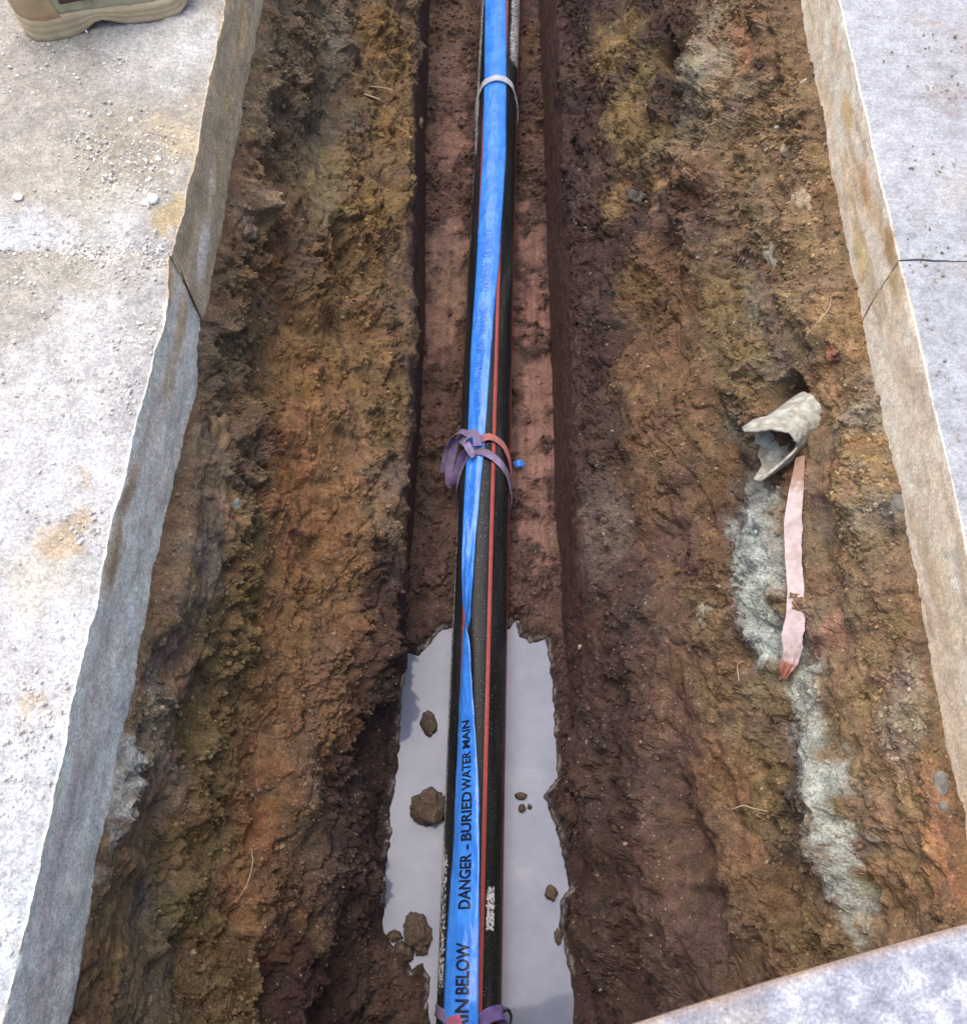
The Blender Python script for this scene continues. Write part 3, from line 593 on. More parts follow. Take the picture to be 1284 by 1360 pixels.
build_slab('concrete_slab', -1, YJ_L+.0004, 6.0, L_TOP_FAR, L_BOT, HL, (SLAB_L_DABS, FACE_L_DABS), M_CONC_L, pl, 700, 1.0)
build_slab('concrete_slab', -1, -1.9, YJ_L-.0004, L_TOP_NEAR, L_BOT, HL, (SLAB_L_DABS, FACE_L_DABS), M_CONC_L, pl, 720, 1.0)
build_slab('concrete_slab', 1, YJ_R+.0015, 6.0, R_TOP, R_BOT, HR, (SLAB_R_DABS, FACE_R_DABS), M_CONC_R, pr, 740, .35)
build_slab('concrete_slab', 1, -1.9, YJ_R-.0015, R_TOP, R_BOT, HR, (SLAB_R_DABS, FACE_R_DABS), M_CONC_R, pr, 760, .35)

# ground all round, out to the horizon, with the opening for slabs and trench
M_GROUND = simple_mat('gravel_ground', (.30, .27, .23), .95, .3, 40, .6, .01)
bm = bmesh.new()
def quad(bm, x0, y0, x1, y1, z):
    bm.faces.new([bm.verts.new(p) for p in ((x0, y0, z), (x1, y0, z), (x1, y1, z), (x0, y1, z))])
quad(bm, -300, -300, 300, -1.88, -.02); quad(bm, -300, 5.98, 300, 300, -.02)
quad(bm, -300, -1.88, -2.3, 5.98, -.02); quad(bm, 2.3, -1.88, 300, 5.98, -.02)
me = bpy.data.meshes.new('ground'); bm.to_mesh(me); bm.free()
tag(link('ground', me, M_GROUND), kind='structure')
M_END = simple_mat('trench_end_soil', lin(BROWN), .95, .35, 40, .8, .01)
for nm, y in (('trench_end_near', -1.86), ('trench_end_far', 5.96)):
    bm = bmesh.new()
    pts = [(-.62, y, -.03), (-.4, y, -.5), (-.2, y, -.88), (.22, y, -.88), (.42, y, -.5), (.66, y, -.03)]
    f = [bm.verts.new(p) for p in pts]; g = [bm.verts.new((p[0], p[1]+(-.1 if y < 0 else .1), p[2])) for p in pts]
    bm.faces.new(f); bm.faces.new(g[::-1])
    for i in range(6): bm.faces.new([f[i], g[i], g[(i+1) % 6], f[(i+1) % 6]])
    bmesh.ops.recalc_face_normals(bm, faces=bm.faces)
    me = bpy.data.meshes.new(nm); bm.to_mesh(me); bm.free(); tag(link(nm, me, M_END), kind='structure')

# ------------------------------------------------------------------ pipe
R_P = .0575; Z_AX = -.775
PA = np.array([unproj(661, 100, Z_AX), unproj(653, 340, Z_AX), unproj(641.5, 680, Z_AX), unproj(632, 1000, Z_AX), unproj(625.5, 1250, Z_AX)])
_pf = np.polyfit(PA[:, 1], PA[:, 0], 2)
def pipe_x(y):
    y = np.asarray(y, float); yc = np.clip(y, -.2, 2.8)
    return np.polyval(_pf, yc) + (y-yc)*(2*_pf[0]*yc+_pf[1])
def pipe_pt(y, ang, r=R_P):
    y = np.asarray(y, float)
    return np.stack([pipe_x(y)+r*np.sin(ang), y + 0*ang, Z_AX + r*np.cos(ang) + 0*y], -1)
m, t, n, l, b = new_mat('black_plastic')
v = coords(n, l); vl = coords(n, l, (1, .12, 1))
n1 = noise_node(n, l, 170, 5, .75, v); n2 = noise_node(n, l, 30, 4, .6, vl); n3 = noise_node(n, l, 420, 2, .5, v)
sa = n.new('ShaderNodeAttribute'); sa.attribute_name = 'scuff_glare'
ad = n.new('ShaderNodeMath'); ad.operation = 'ADD'; l.new(sa.outputs['Fac'], ad.inputs[0]); l.new(n1.outputs['Fac'], ad.inputs[1])
th = ramp(n, l, ad.outputs[0], [(.90, g3(0)), (.97, g3(1))])
dust = ramp(n, l, n2.outputs['Fac'], [(.35, (.007, .008, .009)), (.58, (.016, .017, .018)), (.8, (.07, .062, .055))]).outputs[0]
sp = ramp(n, l, n3.outputs['Fac'], [(.66, g3(0)), (.70, g3(.55))]).outputs[0]
c_ = mixc(n, l, sp, dust, (.30, .29, .27))
c_ = mixc(n, l, th.outputs[0], c_, (.50, .50, .49))
l.new(c_, b.inputs['Base Color'])
rr = n.new('ShaderNodeMapRange'); l.new(th.outputs[0], rr.inputs[0]); rr.inputs[3].default_value = .36; rr.inputs[4].default_value = .9
l.new(rr.outputs[0], b.inputs['Roughness']); b.inputs['Specular IOR Level'].default_value = .16
M_PIPE = m
yp = np.r_[np.linspace(-1.85, -.3, 16), np.arange(-.28, 2.9, .01), np.linspace(2.95, 5.9, 20)]
ang = np.linspace(-math.pi, math.pi, 97)
PV = pipe_pt(yp[:, None], ang[None, :]); PV[..., 1] = yp[:, None]
pj = project(PV.reshape(-1, 3)).reshape(*PV.shape[:2], 2)
A, Yg = np.meshgrid(ang, yp)
def yrow(r, z=Z_AX+R_P): return unproj(640, r, z)[1]
def box_s(a0, a1, y0, y1, fa=.12, fy=.03):
    return smooth01(a0-fa, a0+fa, A)*(1-smooth01(a1-fa, a1+fa, A))*smooth01(y0-fy, y0+fy, Yg)*(1-smooth01(y1-fy, y1+fy, Yg))
ythr = [yrow(r) for r in (80, 0, 1240, 1175, 260)]
scuff_glare = .44*box_s(.55, 1.5, ythr[0], 6) + .46*box_s(.45, .85, ythr[2], ythr[3], .08, .008) + .43*box_s(-1.5, -.95, yrow(210), 6, .1, .1) \
      + .40*box_s(-1.35, -1.15, yrow(330), yrow(210), .08, .05) + .42*box_s(-1.45, -.85, yrow(1330), yrow(1120), .15, .04) + .46*box_s(-1.4, -1.2, yrow(1130), yrow(640), .05, .1)  # besides real scuffs, left-edge lines mix mud residue with painted-on glare
scuff_glare += .06*fbm(np.stack([A*3, Yg*8, A*0], -1), 3, 55)
pipe = empty('water_pipe', (float(pipe_x(1.0)), 1.0, Z_AX-R_P))
tag(pipe, 'long black plastic water pipe with red stripes lying along the trench bottom', 'pipe')
inv = Matrix.Translation(-pipe.location)
def child(name, me, mat, parent):
    o = link(name, me, mat, parent)
    p = parent; off = Vector((0, 0, 0))
    while p is not None:
        off += p.location; p = p.parent
    o.matrix_parent_inverse = Matrix.Translation(-off)
    return o
child('pipe_wall', mesh_np('pipe_wall', PV.reshape(-1, 3), grid_faces(*PV.shape[:2], True), True, None, {'scuff_glare': scuff_glare.ravel()}), M_PIPE, pipe)
M_STRIPE = simple_mat('red_stripe', lin((152, 66, 60)), .55, .2, 60, .1, .001, .35)
for a0 in (20, 81, 142, 202, 262, -34):
    a = math.radians(a0); hw = .092
    aa = np.linspace(a-hw, a+hw, 7)
    S = pipe_pt(yp[:, None], aa[None, :], R_P+.0004); S[..., 1] = yp[:, None]
    S[:, 0] = pipe_pt(yp, a-hw, R_P-.001); S[:, -1] = pipe_pt(yp, a+hw, R_P-.001)
    child('stripe', mesh_np('stripe', S.reshape(-1, 3), grid_faces(len(yp), 7, True)), M_STRIPE, pipe)

# ------------------------------------------------------------------ blue marker tape
TW = .0615
TR = [(-60, 645, 673), (0, 644, 672), (100, 643, 672.5), (200, 641, 672), (250, 638, 669), (300, 635, 665.5), (340, 633, 663.5), (380, 630.5, 659), (460, 625, 652.5), (530, 622.5, 647.5), (600, 619.6, 642.5), (638, 617, 638.5), (680, 615, 635), (707, 614, 632), (758, 613, 629), (793, 614, 626), (827, 615, 624.5), (854, 613.5, 625), (895, 611.5, 625.8), (934, 609.5, 629), (1003, 606.5, 634), (1071, 603, 636.6), (1140, 600, 637), (1208, 595.5, 636.5), (1277, 591, 635.5), (1345, 588.6, 635), (1420, 585, 635)]
ty, tx, tphi, tsc = [], [], [], []
for r, a, b_ in TR:
    zt = Z_AX + R_P + .004
    p0, p1 = unproj(a, r, zt), unproj(b_, r, zt)
    wd = min(1, (p1[0]-p0[0])/TW)
    sc_w = max(wd, .5) if r < 830 else float(np.interp(r, [830, 1000, 1140], [.5, .8, 1.0]))
    ph = math.acos(max(.0, min(1, (wd/sc_w-.10)/.90)))
    tsc.append(sc_w); ty.append(p0[1]); tx.append((p0[0]+p1[0])/2); tphi.append(ph if r > 830 else math.pi-ph)
ty, tx, tphi, tsc = map(np.array, (ty, tx, tphi, tsc)); o_ = np.argsort(ty); ty, tx, tphi, tsc = ty[o_], tx[o_], tphi[o_], tsc[o_]
ys = np.r_[np.linspace(-1.8, -.1, 30), np.arange(-.09, 2.95, .006), np.linspace(3, 5.9, 30)]
ker = np.ones(9)/9
def sm(a): return np.convolve(np.r_[np.full(4, a[0]), a, np.full(4, a[-1])], ker, 'valid')
pxoff = sm(np.interp(ys, ty, tx - pipe_x(ty)))
phi = sm(np.interp(ys, ty, tphi)); wsc_ = sm(np.interp(ys, ty, tsc))
def tape_pt(y, c, lift=0.0):
    """y along the trench, c across the tape (-TW/2..TW/2); lift = offset along the tape's normal"""
    y = np.asarray(y, float); c = np.asarray(c, float)
    f = np.interp(y, ys, phi); xo = np.interp(y, ys, pxoff)
    cs, sn = np.cos(f), np.sin(f)
    k_ = np.interp(y, ys, wsc_)
    pleat = .0035*np.abs(((c/TW*2.0+.25) % 1)-.5)*(1-k_)*2        # folded lengthwise where it runs narrow
    c = c*k_; half = TW/2*k_
    wr = .0020*perlin(np.stack([c/.014, y/.09, 0*c], -1), 901) + .0014*perlin(np.stack([c/.008+3*y, y/.03, 0*c], -1), 902)
    curl = .0045*np.cos(c/(2*half)*math.pi)*sn + pleat*np.sign(cs)                      # the tape buckles where it stands on edge
    nx, nz = -sn, cs
    q = lift + wr*(.4+.8*sn) + curl
    x = pipe_x(y) + xo + c*cs + nx*q
    drape = np.minimum((xo+c*cs)**2/(2*R_P), .03)*np.abs(cs)**2
    z = Z_AX + R_P + .0022 + half*sn*.92 + c*sn + nz*q - drape*.95 + .0012*np.abs(cs)
    return np.stack([x, y + 0*c, z], -1)
m, t, n, l, b = new_mat('blue_tape')
v = coords(n, l); nn = noise_node(n, l, 25, 4, .6, v)
c_ = ramp(n, l, nn.outputs['Fac'], [(.3, lin((44, 108, 200))), (.7, lin((66, 136, 224)))]).outputs[0]
nd = noise_node(n, l, 70, 6, .7, v)
c_ = mixc(n, l, ramp(n, l, nd.outputs['Fac'], [(.54, g3(0)), (.74, g3(.22))]).outputs[0], c_, (.22, .27, .36))
ns_ = noise_node(n, l, 210, 2, .5, v)
c_ = mixc(n, l, ramp(n, l, ns_.outputs['Fac'], [(.70, g3(0)), (.74, g3(.6))]).outputs[0], c_, (.10, .08, .07))
l.new(c_, b.inputs['Base Color']); b.inputs['Roughness'].default_value = .2; b.inputs['Specular IOR Level'].default_value = .5
n3 = noise_node(n, l, 60, 3, .5, coords(n, l, (1, .35, 1))); bp = n.new('ShaderNodeBump'); bp.inputs['Distance'].default_value = .005; bp.inputs['Strength'].default_value = .6
l.new(n3.outputs['Fac'], bp.inputs['Height']); l.new(bp.outputs[0], b.inputs['Normal'])
M_TAPE = m
tape = empty('marker_tape', (float(pipe_x(1.0)), 1.0, Z_AX+R_P))
tag(tape, 'glossy blue warning tape running along the top of the black pipe, twisted midway', 'tape')
cc = np.linspace(-TW/2, TW/2, 17)
TVt = tape_pt(ys[:, None]+0*cc, cc[None, :]+0*ys[:, None], .0003); TVb = tape_pt(ys[:, None]+0*cc, cc[None, :]+0*ys[:, None], -.0003)
n_, m_ = TVt.shape[:2]
V = np.r_[TVt.reshape(-1, 3), TVb.reshape(-1, 3)]
idx = np.arange(n_*m_).reshape(n_, m_); k = n_*m_
e1 = np.stack([idx[:-1, 0], idx[1:, 0], idx[1:, 0]+k, idx[:-1, 0]+k], -1); e2 = np.stack([idx[:-1, -1], idx[:-1, -1]+k, idx[1:, -1]+k, idx[1:, -1]], -1)
child('tape_strip', mesh_np('tape_strip', V, np.r_[grid_faces(n_, m_), grid_faces(n_, m_, True)+k, e1, e2]), M_TAPE, tape)
# printed words, mapped on the tape; read away from the camera, letter tops to the left
M_INK = simple_mat('black_ink', (.012, .014, .03), .35, .1, 60, 0)
M_GHOST = simple_mat('print_showing_through', lin((50, 108, 200)), .3, .05, 60, 0)
def words(txt, y0, y1, chh, side, mat, name, c_mid=0.0):
    cu = bpy.data.curves.new('txt', 'FONT'); cu.body = txt; cu.size = 1; cu.offset = .03; cu.resolution_u = 3
    to = bpy.data.objects.new('txt', cu); COL.objects.link(to)
    dg = bpy.context.evaluated_depsgraph_get(); ev = to.evaluated_get(dg)
    me = bpy.data.meshes.new_from_object(ev); bpy.data.objects.remove(to)
    bm = bmesh.new(); bm.from_mesh(me)
    bmesh.ops.triangulate(bm, faces=bm.faces)
    bmesh.ops.subdivide_edges(bm, edges=[e for e in bm.edges if e.calc_length() > .25], cuts=2, use_grid_fill=False)
    bmesh.ops.triangulate(bm, faces=bm.faces)
    co = np.array([v_.co[:] for v_ in bm.verts])
    x0, x1 = co[:, 0].min(), co[:, 0].max()
    yv = y0 + (co[:, 0]-x0)/(x1-x0)*(y1-y0)
    cv = c_mid + (.35 - co[:, 1])*chh/.70
    W = tape_pt(yv, cv, side*.0009)
    for v_, q in zip(bm.verts, W): v_.co = q
    bmesh.ops.recalc_face_normals(bm, faces=bm.faces)
    bm.to_mesh(me); bm.free()
    me.name = name
    return child(name, me, mat, tape)
def yt(r): return yrow(r, Z_AX+R_P+.004)
NEAR = [('MAIN', 1392, 1328), ('BELOW', 1322, 1253), ('DANGER', 1209, 1136), ('-', 1131, 1124), ('BURIED', 1119, 1054), ('WATER', 1052, 1001), ('MAIN', 997, 960)]
FARW = [('BURIED', 551, 514), ('WATER', 507, 476), ('MAIN', 467, 451), ('BELOW', 443, 409), ('-', 404, 400), ('DANGER', 386, 347), ('BURIED', 341, 304), ('WATER', 700, 655)]
for tx_, r0, r1 in NEAR: words(tx_, yt(r0), yt(r1), .0235, 1, M_INK, 'printed_word', .002)
for tx_, r0, r1 in FARW: words(tx_, yt(r0), yt(r1), .0235, -1, M_GHOST, 'printed_word', .002)

# ------------------------------------------------------------------ ribbons: straps, bands
def ribbon(name, pts, wdirs, width, mat, parent=None, thick=.0011, sub=14, wid2=None):
    """smooth band through pts; wdirs = direction across the band at each point"""
    pts = np.array(pts, float); wd = np.array(wdirs, float); wd /= np.linalg.norm(wd, axis=1)[:, None]
    n0 = len(pts); t_ = np.linspace(0, n0-1, (n0-1)*sub+1)
    def cr(A):
        out = []
        for tt in t_:
            i = min(int(tt), n0-2); f = tt-i
            p0, p1, p2, p3 = A[max(i-1, 0)], A[i], A[i+1], A[min(i+2, n0-1)]
            out.append(.5*((2*p1)+(p2-p0)*f+(2*p0-5*p1+4*p2-p3)*f*f+(3*p1-p0-3*p2+p3)*f**3))
        return np.array(out)
    C = cr(pts); D = cr(wd); D /= np.linalg.norm(D, axis=1)[:, None]
    T = np.gradient(C, axis=0); T /= np.linalg.norm(T, axis=1)[:, None]+1e-9
    D = D - T*(D*T).sum(1)[:, None]; D /= np.linalg.norm(D, axis=1)[:, None]+1e-9
    N = np.cross(T, D)
    wv = np.full(len(C), width) if wid2 is None else np.interp(t_, np.linspace(0, n0-1, len(wid2)), wid2)
    cs = np.linspace(-.5, .5, 7)
    G = C[:, None]+D[:, None]*(cs[None, :, None]*wv[:, None, None])
    G = G + N[:, None]*(.0012*perlin(G/.012, 33)[..., None] + (.002*(cs**2))[None, :, None])
    top = G+N[:, None]*thick/2; bo = G-N[:, None]*thick/2
    n_, m_ = G.shape[:2]; k = n_*m_
    i_ = np.arange(k).reshape(n_, m_)
    e1 = np.stack([i_[:-1, 0], i_[1:, 0], i_[1:, 0]+k, i_[:-1, 0]+k], -1); e2 = np.stack([i_[:-1, -1], i_[:-1, -1]+k, i_[1:, -1]+k, i_[1:, -1]], -1)
    e3 = np.stack([i_[0, :-1], i_[0, :-1]+k, i_[0, 1:]+k, i_[0, 1:]], -1); e4 = np.stack([i_[-1, :-1], i_[-1, 1:], i_[-1, 1:]+k, i_[-1, :-1]+k], -1)
    V = np.r_[top.reshape(-1, 3), bo.reshape(-1, 3)]
    me = mesh_np(name, V, np.r_[grid_faces(n_, m_), grid_faces(n_, m_, True)+k, e1, e2, e3, e4])
    bm = bmesh.new(); bm.from_mesh(me); bmesh.ops.recalc_face_normals(bm, faces=bm.faces); bm.to_mesh(me); bm.free()
    me.materials.clear()
    if parent is None:
        return link(name, me, mat)
    return child(name, me, mat, parent)
def strap_mat(name, c0, c1, scale=22):
    m, t, n, l, b = new_mat(name)
    v = coords(n, l); nn = noise_node(n, l, scale, 4, .6, v)
    c_ = ramp(n, l, nn.outputs['Fac'], [(.36, lin(c0)), (.62, lin(c1))]).outputs[0]
    nd = noise_node(n, l, 55, 5, .65, v)
    c_ = mixc(n, l, ramp(n, l, nd.outputs['Fac'], [(.45, g3(0)), (.7, g3(.7))]).outputs[0], c_, (.14, .10, .085))
    wv = n.new('ShaderNodeTexWave'); wv.inputs['Scale'].default_value = 420; l.new(v, wv.inputs['Vector'])
    l.new(c_, b.inputs['Base Color']); b.inputs['Roughness'].default_value = .7
    bp = n.new('ShaderNodeBump'); bp.inputs['Distance'].default_value = .0008; bp.inputs['Strength'].default_value = .5
    l.new(wv.outputs['Fac'], bp.inputs['Height']); l.new(bp.outputs[0], b.inputs['Normal'])
    return m
M_ST_P = strap_mat('purple_webbing', (66, 52, 98), (124, 104, 138))
M_ST_O = strap_mat('faded_orange_webbing', (206, 112, 98), (138, 104, 128), 16)
M_ST_G = strap_mat('faded_lilac_webbing', (150, 132, 176), (112, 96, 118), 18)
Zt = Z_AX + R_P
def on_pipe(r, deg, lift=.004):
    y = yrow(r); return pipe_pt(y, math.radians(deg), R_P+lift)
def pp(px, py, z): return unproj(px, py, z)
st = empty('tie_strap', tuple(on_pipe(600, 0, 0))); tag(st, 'faded purple and orange webbing strap knotted round the pipe halfway along', 'strap')
Y_ = (0, 1, 0)
def band(name, items, mat, w_, parent, lifts=None):
    P = [on_pipe(r, d, lf) for r, d, lf in items]
    ribbon(name, P, [Y_]*len(P), w_, mat, parent, wid2=None)
# upper orange band: from the knot over the top and down the right side, under the pipe
band('strap_band', [(587, -14, .008), (582, 6, .0065), (584, 28, .004), (592, 50, .004), (608, 72, .004), (628, 95, .004), (640, 130, .003)], M_ST_O, .0165, st)
band('strap_band', [(600, -20, .0075), (603, 0, .0075), (610, 25, .0045), (620, 50, .004), (634, 72, .004), (648, 95, .004), (656, 130, .003)], M_ST_G, .019, st)
band('strap_band', [(596, -26, .012), (606, -42, .006), (622, -62, .005), (640, -85, .004), (652, -120, .003)], M_ST_P, .015, st)
# knot
ribbon('knot', [pp(612, 590, Zt+.006), pp(622, 577, Zt+.020), pp(632, 578, Zt+.022), pp(634, 592, Zt+.016)], [(0, 1, .2), (.3, 1, .2), (.5, .8, .1), (.6, .6, .2)], .019, M_ST_G, st)
ribbon('knot', [pp(618, 586, Zt+.010), pp(624, 598, Zt+.017), pp(630, 606, Zt+.012)], [(1, .3, 0), (1, .4, .1), (1, .5, 0)], .017, M_ST_G, st)
# free loop hanging off the left side
ribbon('strap_loop', [pp(622, 576, Zt+.018), pp(611, 573, Zt+.022), pp(601, 582, Zt+.010), pp(596, 597, Zt-.010), pp(592, 615, Zt-.025), pp(590, 628, Zt-.04)], [(.2, 1, -.3), (.3, 1, -.6), (.5, .5, -.9), (.8, .2, -.7), (.9, .2, -.3), (.9, .2, -.2)], .022, M_ST_P, st)
ribbon('strap_loop', [pp(606, 580, Zt+.0), pp(602, 600, Zt-.012), pp(597, 622, Zt-.03), pp(596, 640, Zt-.045), pp(600, 644, Zt-.05), pp(606, 628, Zt-.03), pp(614, 606, Zt-.004), pp(620, 598, Zt+.006)], [(1, .1, .2)]*4 + [(.8, .5, .2), (1, .4, .1), (1, .5, .1), (1, .6, .1)], .017, M_ST_P, st)
# strap at the near end, tied in a bow
st2 = empty('tie_strap', tuple(on_pipe(1360, 0, 0))); tag(st2, 'purple strap with pink middle tied in a bow round the near end of pipe', 'strap')
M_ST_K = strap_mat('pink_webbing', (196, 96, 110), (150, 80, 110), 20)
band('strap_band', [(1343, -72, .004), (1349, -50, .004), (1356, -28, .005), (1361, -8, .007), (1360, 8, .008)], M_ST_P, .020, st2)
band('strap_band', [(1362, -34, .009), (1356, -14, .011), (1358, 8, .010), (1366, 20, .008)], M_ST_K, .018, st2)
ribbon('strap_loop', [pp(636, 1366, Zt+.008), pp(643, 1354, Zt+.016), pp(655, 1347, Zt+.020), pp(667, 1347, Zt+.012), pp(670, 1362, Zt+.004)], [(.3, 1, .3), (.2, 1, .3), (-.1, 1, .1), (-.2, 1, -.2), (-.5, .8, -.3)], .024, strap_mat('violet_webbing', (66, 44, 124), (104, 84, 150), 30), st2)
ribbon('strap_loop', [pp(667, 1345, Zt-.006), pp(674, 1342, Zt-.008), pp(679, 1350, Zt-.012), pp(677, 1362, Zt-.014), pp(668, 1366, Zt-.012)], [(.1, .3, 1), (0, .6, 1), (.3, .2, 1), (.1, .2, 1), (.1, .2, 1)], .007, simple_mat('black_cord', (.012, .012, .016), .6, .1, 60, 0), st2, .0025)
# clear packing tape holding the blue tape down further along
m, t, n, l, b = new_mat('clear_tape')
b.inputs['Base Color'].default_value = (.55, .56, .58, 1); b.inputs['Roughness'].default_value = .22; b.inputs['Alpha'].default_value = .62
nn = noise_node(n, l, 50, 3, .5, coords(n, l)); bp = n.new('ShaderNodeBump'); bp.inputs['Distance'].default_value = .004; bp.inputs['Strength'].default_value = .4
l.new(nn.outputs['Fac'], bp.inputs['Height']); l.new(bp.outputs[0], b.inputs['Normal'])
items = [(r, d, lf) for r, d, lf in ((140, -110, .001), (126, -84, .0012), (116, -60, .0016), (110, -36, .0085), (107, -12, .0100), (107, 12, .0100), (110, 36, .0085), (116, 60, .0016), (126, 84, .0012), (140, 110, .001))]
P = [on_pipe(r, d, lf) for r, d, lf in items]
bd = ribbon('adhesive_band', P, [Y_]*len(P), .021, m, None, .0006)
tag(bd, 'grey translucent adhesive tape band wrapped over pipe and blue tape at the far end', 'tape band')

# small blue scrap beside the middle strap
q = pp(690, 618, Z_FLOOR+.012)
sc_ = ribbon('blue_scrap', [q+np.array([-.012, -.004, .006]), q+np.array([-.002, 0, .010]), q+np.array([.010, .003, .004])], [(0, 1, .3), (.1, 1, .2), (.2, 1, -.2)], .016, M_TAPE, None, .0012, 6)
tag(sc_, 'tiny blue plastic scrap in the mud right of the middle strap', 'plastic scrap')

# ------------------------------------------------------------------ lumps and stones
def ico(sub=2):
    bm = bmesh.new(); bmesh.ops.create_icosphere(bm, subdivisions=sub, radius=1)
    V = np.array([v_.co[:] for v_ in bm.verts]); F = np.array([[v_.index for v_ in f.verts] for f in bm.faces]); bm.free()
    return V, F
ICO1, ICO2, ICO3, ICO4 = ico(1), ico(2), ico(3), ico(4)
def lump(name, loc, size, colr, mat, seed, label, cat, group=None, ang=0.0, lumpy=.28, sub=ICO3, facet=False):
    V, F = sub
    d = 1 + lumpy*1.3*fbm(V*1.5+seed*7.3, 3, seed)
    if not facet:
        b1, i1 = worley(V*2.0+seed*3.1, seed+1); b2, i2 = worley(V*4.5+seed, seed+2); d = d + lumpy*.7*b1*i1 + lumpy*.4*b2*i2
    else:
        ax = np.random.default_rng(seed).normal(size=(9, 3)); ax /= np.linalg.norm(ax, axis=1)[:, None]
        d = np.minimum(d, (.82/np.clip(V@ax.T, .05, None)).min(1))
    W = V*d[:, None]*np.array(size)/2
    ca, sa_ = math.cos(ang), math.sin(ang)
    W = np.stack([W[:, 0]*ca-W[:, 1]*sa_, W[:, 0]*sa_+W[:, 1]*ca, W[:, 2]], -1)
    c = np.repeat((lin(colr) if facet else soil(colr))[None], len(W), 0)*(1+.3*fbm(W/.012, 3, seed+5))[:, None]
    me = mesh_np(name, W, F, not facet, np.clip(c, .004, .9), {'crumb': np.ones(len(W)), 'wet': np.full(len(W), .3)})
    o = link(name, me, mat); o.location = loc
    tag(o, label, cat, group); return o
M_STONE = tint_mat('stone', .85, .3, 120, .5, .002)
def nearest(VV, px, py):
    P = VV.reshape(-1, 3); pj = project(P); d2 = ((pj-[px, py])**2).sum(1); d2[P[:, 1] > 3.2] = 1e9
    return P[np.argmin(d2)]
WET = (88, 72, 62)
CL = [
 (570, 963, 20, 28, .3, 'oval mud clod in the puddle left of the pipe, farthest from the camera'),
 (571, 1074, 44, 40, .0, 'largest round mud clod in the puddle, touching the left side of pipe'),
 (553, 1240, 30, 44, .3, 'tall rough mud clod in the near left corner of the puddle'),
 (524, 1244, 18, 13, 0, 'flat mud clod on the left shore beside the tall rough clod'),
 (532, 1262, 16, 16, .5, 'small mud clod below the flat clod at the left puddle edge'),
 (543, 1266, 12, 18, .2, 'narrow mud clod between the tall clod and the near left shore'),
 (560, 1262, 16, 12, .2, 'stubby mud clod at the foot of the tall rough clod'),
 (692, 1058, 16, 9, 0, 'twin-lobed crumb of mud in the puddle right of the pipe, the farther one'),
 (693, 1074, 9, 10, 0, 'oval crumb of mud in the puddle right of pipe, just below the twin-lobed one'),
 (703, 1072, 6, 6, 0, 'tiniest crumb of mud in the puddle right of the pipe'),
 (732, 1187, 14, 17, .2, 'knobbly mud clod standing off the right shore of the puddle'),
 (741, 1244, 9, 16, .1, 'narrow mud clod against the near right shore of the puddle')]
for i, (px, py, wx, hy, a, lb) in enumerate(CL):
    p = unproj(px, py, Z_WATER); sx = .00147*wx; sy = .00152*hy
    lump('mud_clod', (p[0], p[1], Z_WATER+.12*min(sx, sy)), (sx, sy, .75*min(sx, sy)+.006), WET, M_SOIL, 20+i, lb, 'clod', 'mud clods in the puddle', a, .26, ICO4 if wx > 20 else ICO3)
STN = [  # px, py, w px, h px, colour, facet, label, side
 (838, 259, 22, 24, (96, 94, 92), False, 'dark grey stone stuck in the right wall beside a yellow clay face', 1),
 (1078, 472, 24, 44, (130, 114, 96), True, 'squared grey brown brick fragment jutting from right wall below the slab', 1),
 (1102, 460, 16, 20, (150, 96, 70), False, 'orange red clay lump beside the squared brick fragment', 1),
 (1185, 664, 26, 30, (116, 112, 104), True, 'grey angular stone under the pale edge of right slab', 1),
 (1066, 107, 14, 12, (196, 188, 176), True, 'white chip of stone high in right wall near the top of view', 1),
 (1032, 165, 18, 14, (190, 176, 160), True, 'pale angular stone in right wall below the white chip', 1),
 (1045, 192, 26, 24, (142, 128, 110), True, 'brown grey block of stone cracked loose below the pale angular stone', 1),
 (1243, 1040, 18, 30, (122, 118, 110), True, 'grey pebble low under the right slab edge, near the rusty plate', 1),
 (1253, 1072, 14, 16, (120, 116, 108), True, 'smaller grey pebble just below another under the right slab', 1),
 (1060, 265, 20, 26, (170, 152, 130), False, 'crumbly tan lump in upper right wall', 1),
 (1022, 335, 16, 40, (150, 144, 132), False, 'long pale crumbly lump in right wall above the clay streaks', 1),
 (930, 815, 14, 20, (142, 136, 126), False, 'pale lump stuck in the dark lower right wall beside the cement', 1),
 (320, 668, 16, 22, (140, 138, 130), True, 'small grey stone in left wall below the hanging brown lump', -1),
 (296, 578, 26, 44, (146, 116, 84), False, 'hanging brown lump of clay on the left wall under slab', -1),
 (330, 292, 28, 30, (142, 120, 108), False, 'pinkish clay lump at the top of left wall by the saw cut', -1),
 (558, 160, 12, 14, (158, 126, 86), False, 'tan crumb of clay perched on the left floor edge', -1)]
for i, (px, py, wx, hy, cl_, fc, lb, sdv) in enumerate(STN):
    p = nearest(WLV if sdv < 0 else WRV, px, py)
    dist = np.linalg.norm(p-np.array([0, 0, H])); k = dist/F_PX
    p = p + np.array([sdv*.36*wx*k, 0, -.28*wx*k])
    lump('stone' if fc else 'clay_lump', p, (wx*k*1.1, hy*k*1.2, (wx+hy)/2*k), cl_, M_STONE if fc else M_SOIL, 60+i, lb, 'stone' if fc else 'clay lump', None, 0, .2 if fc else .4, ICO3 if fc else ICO4, fc)

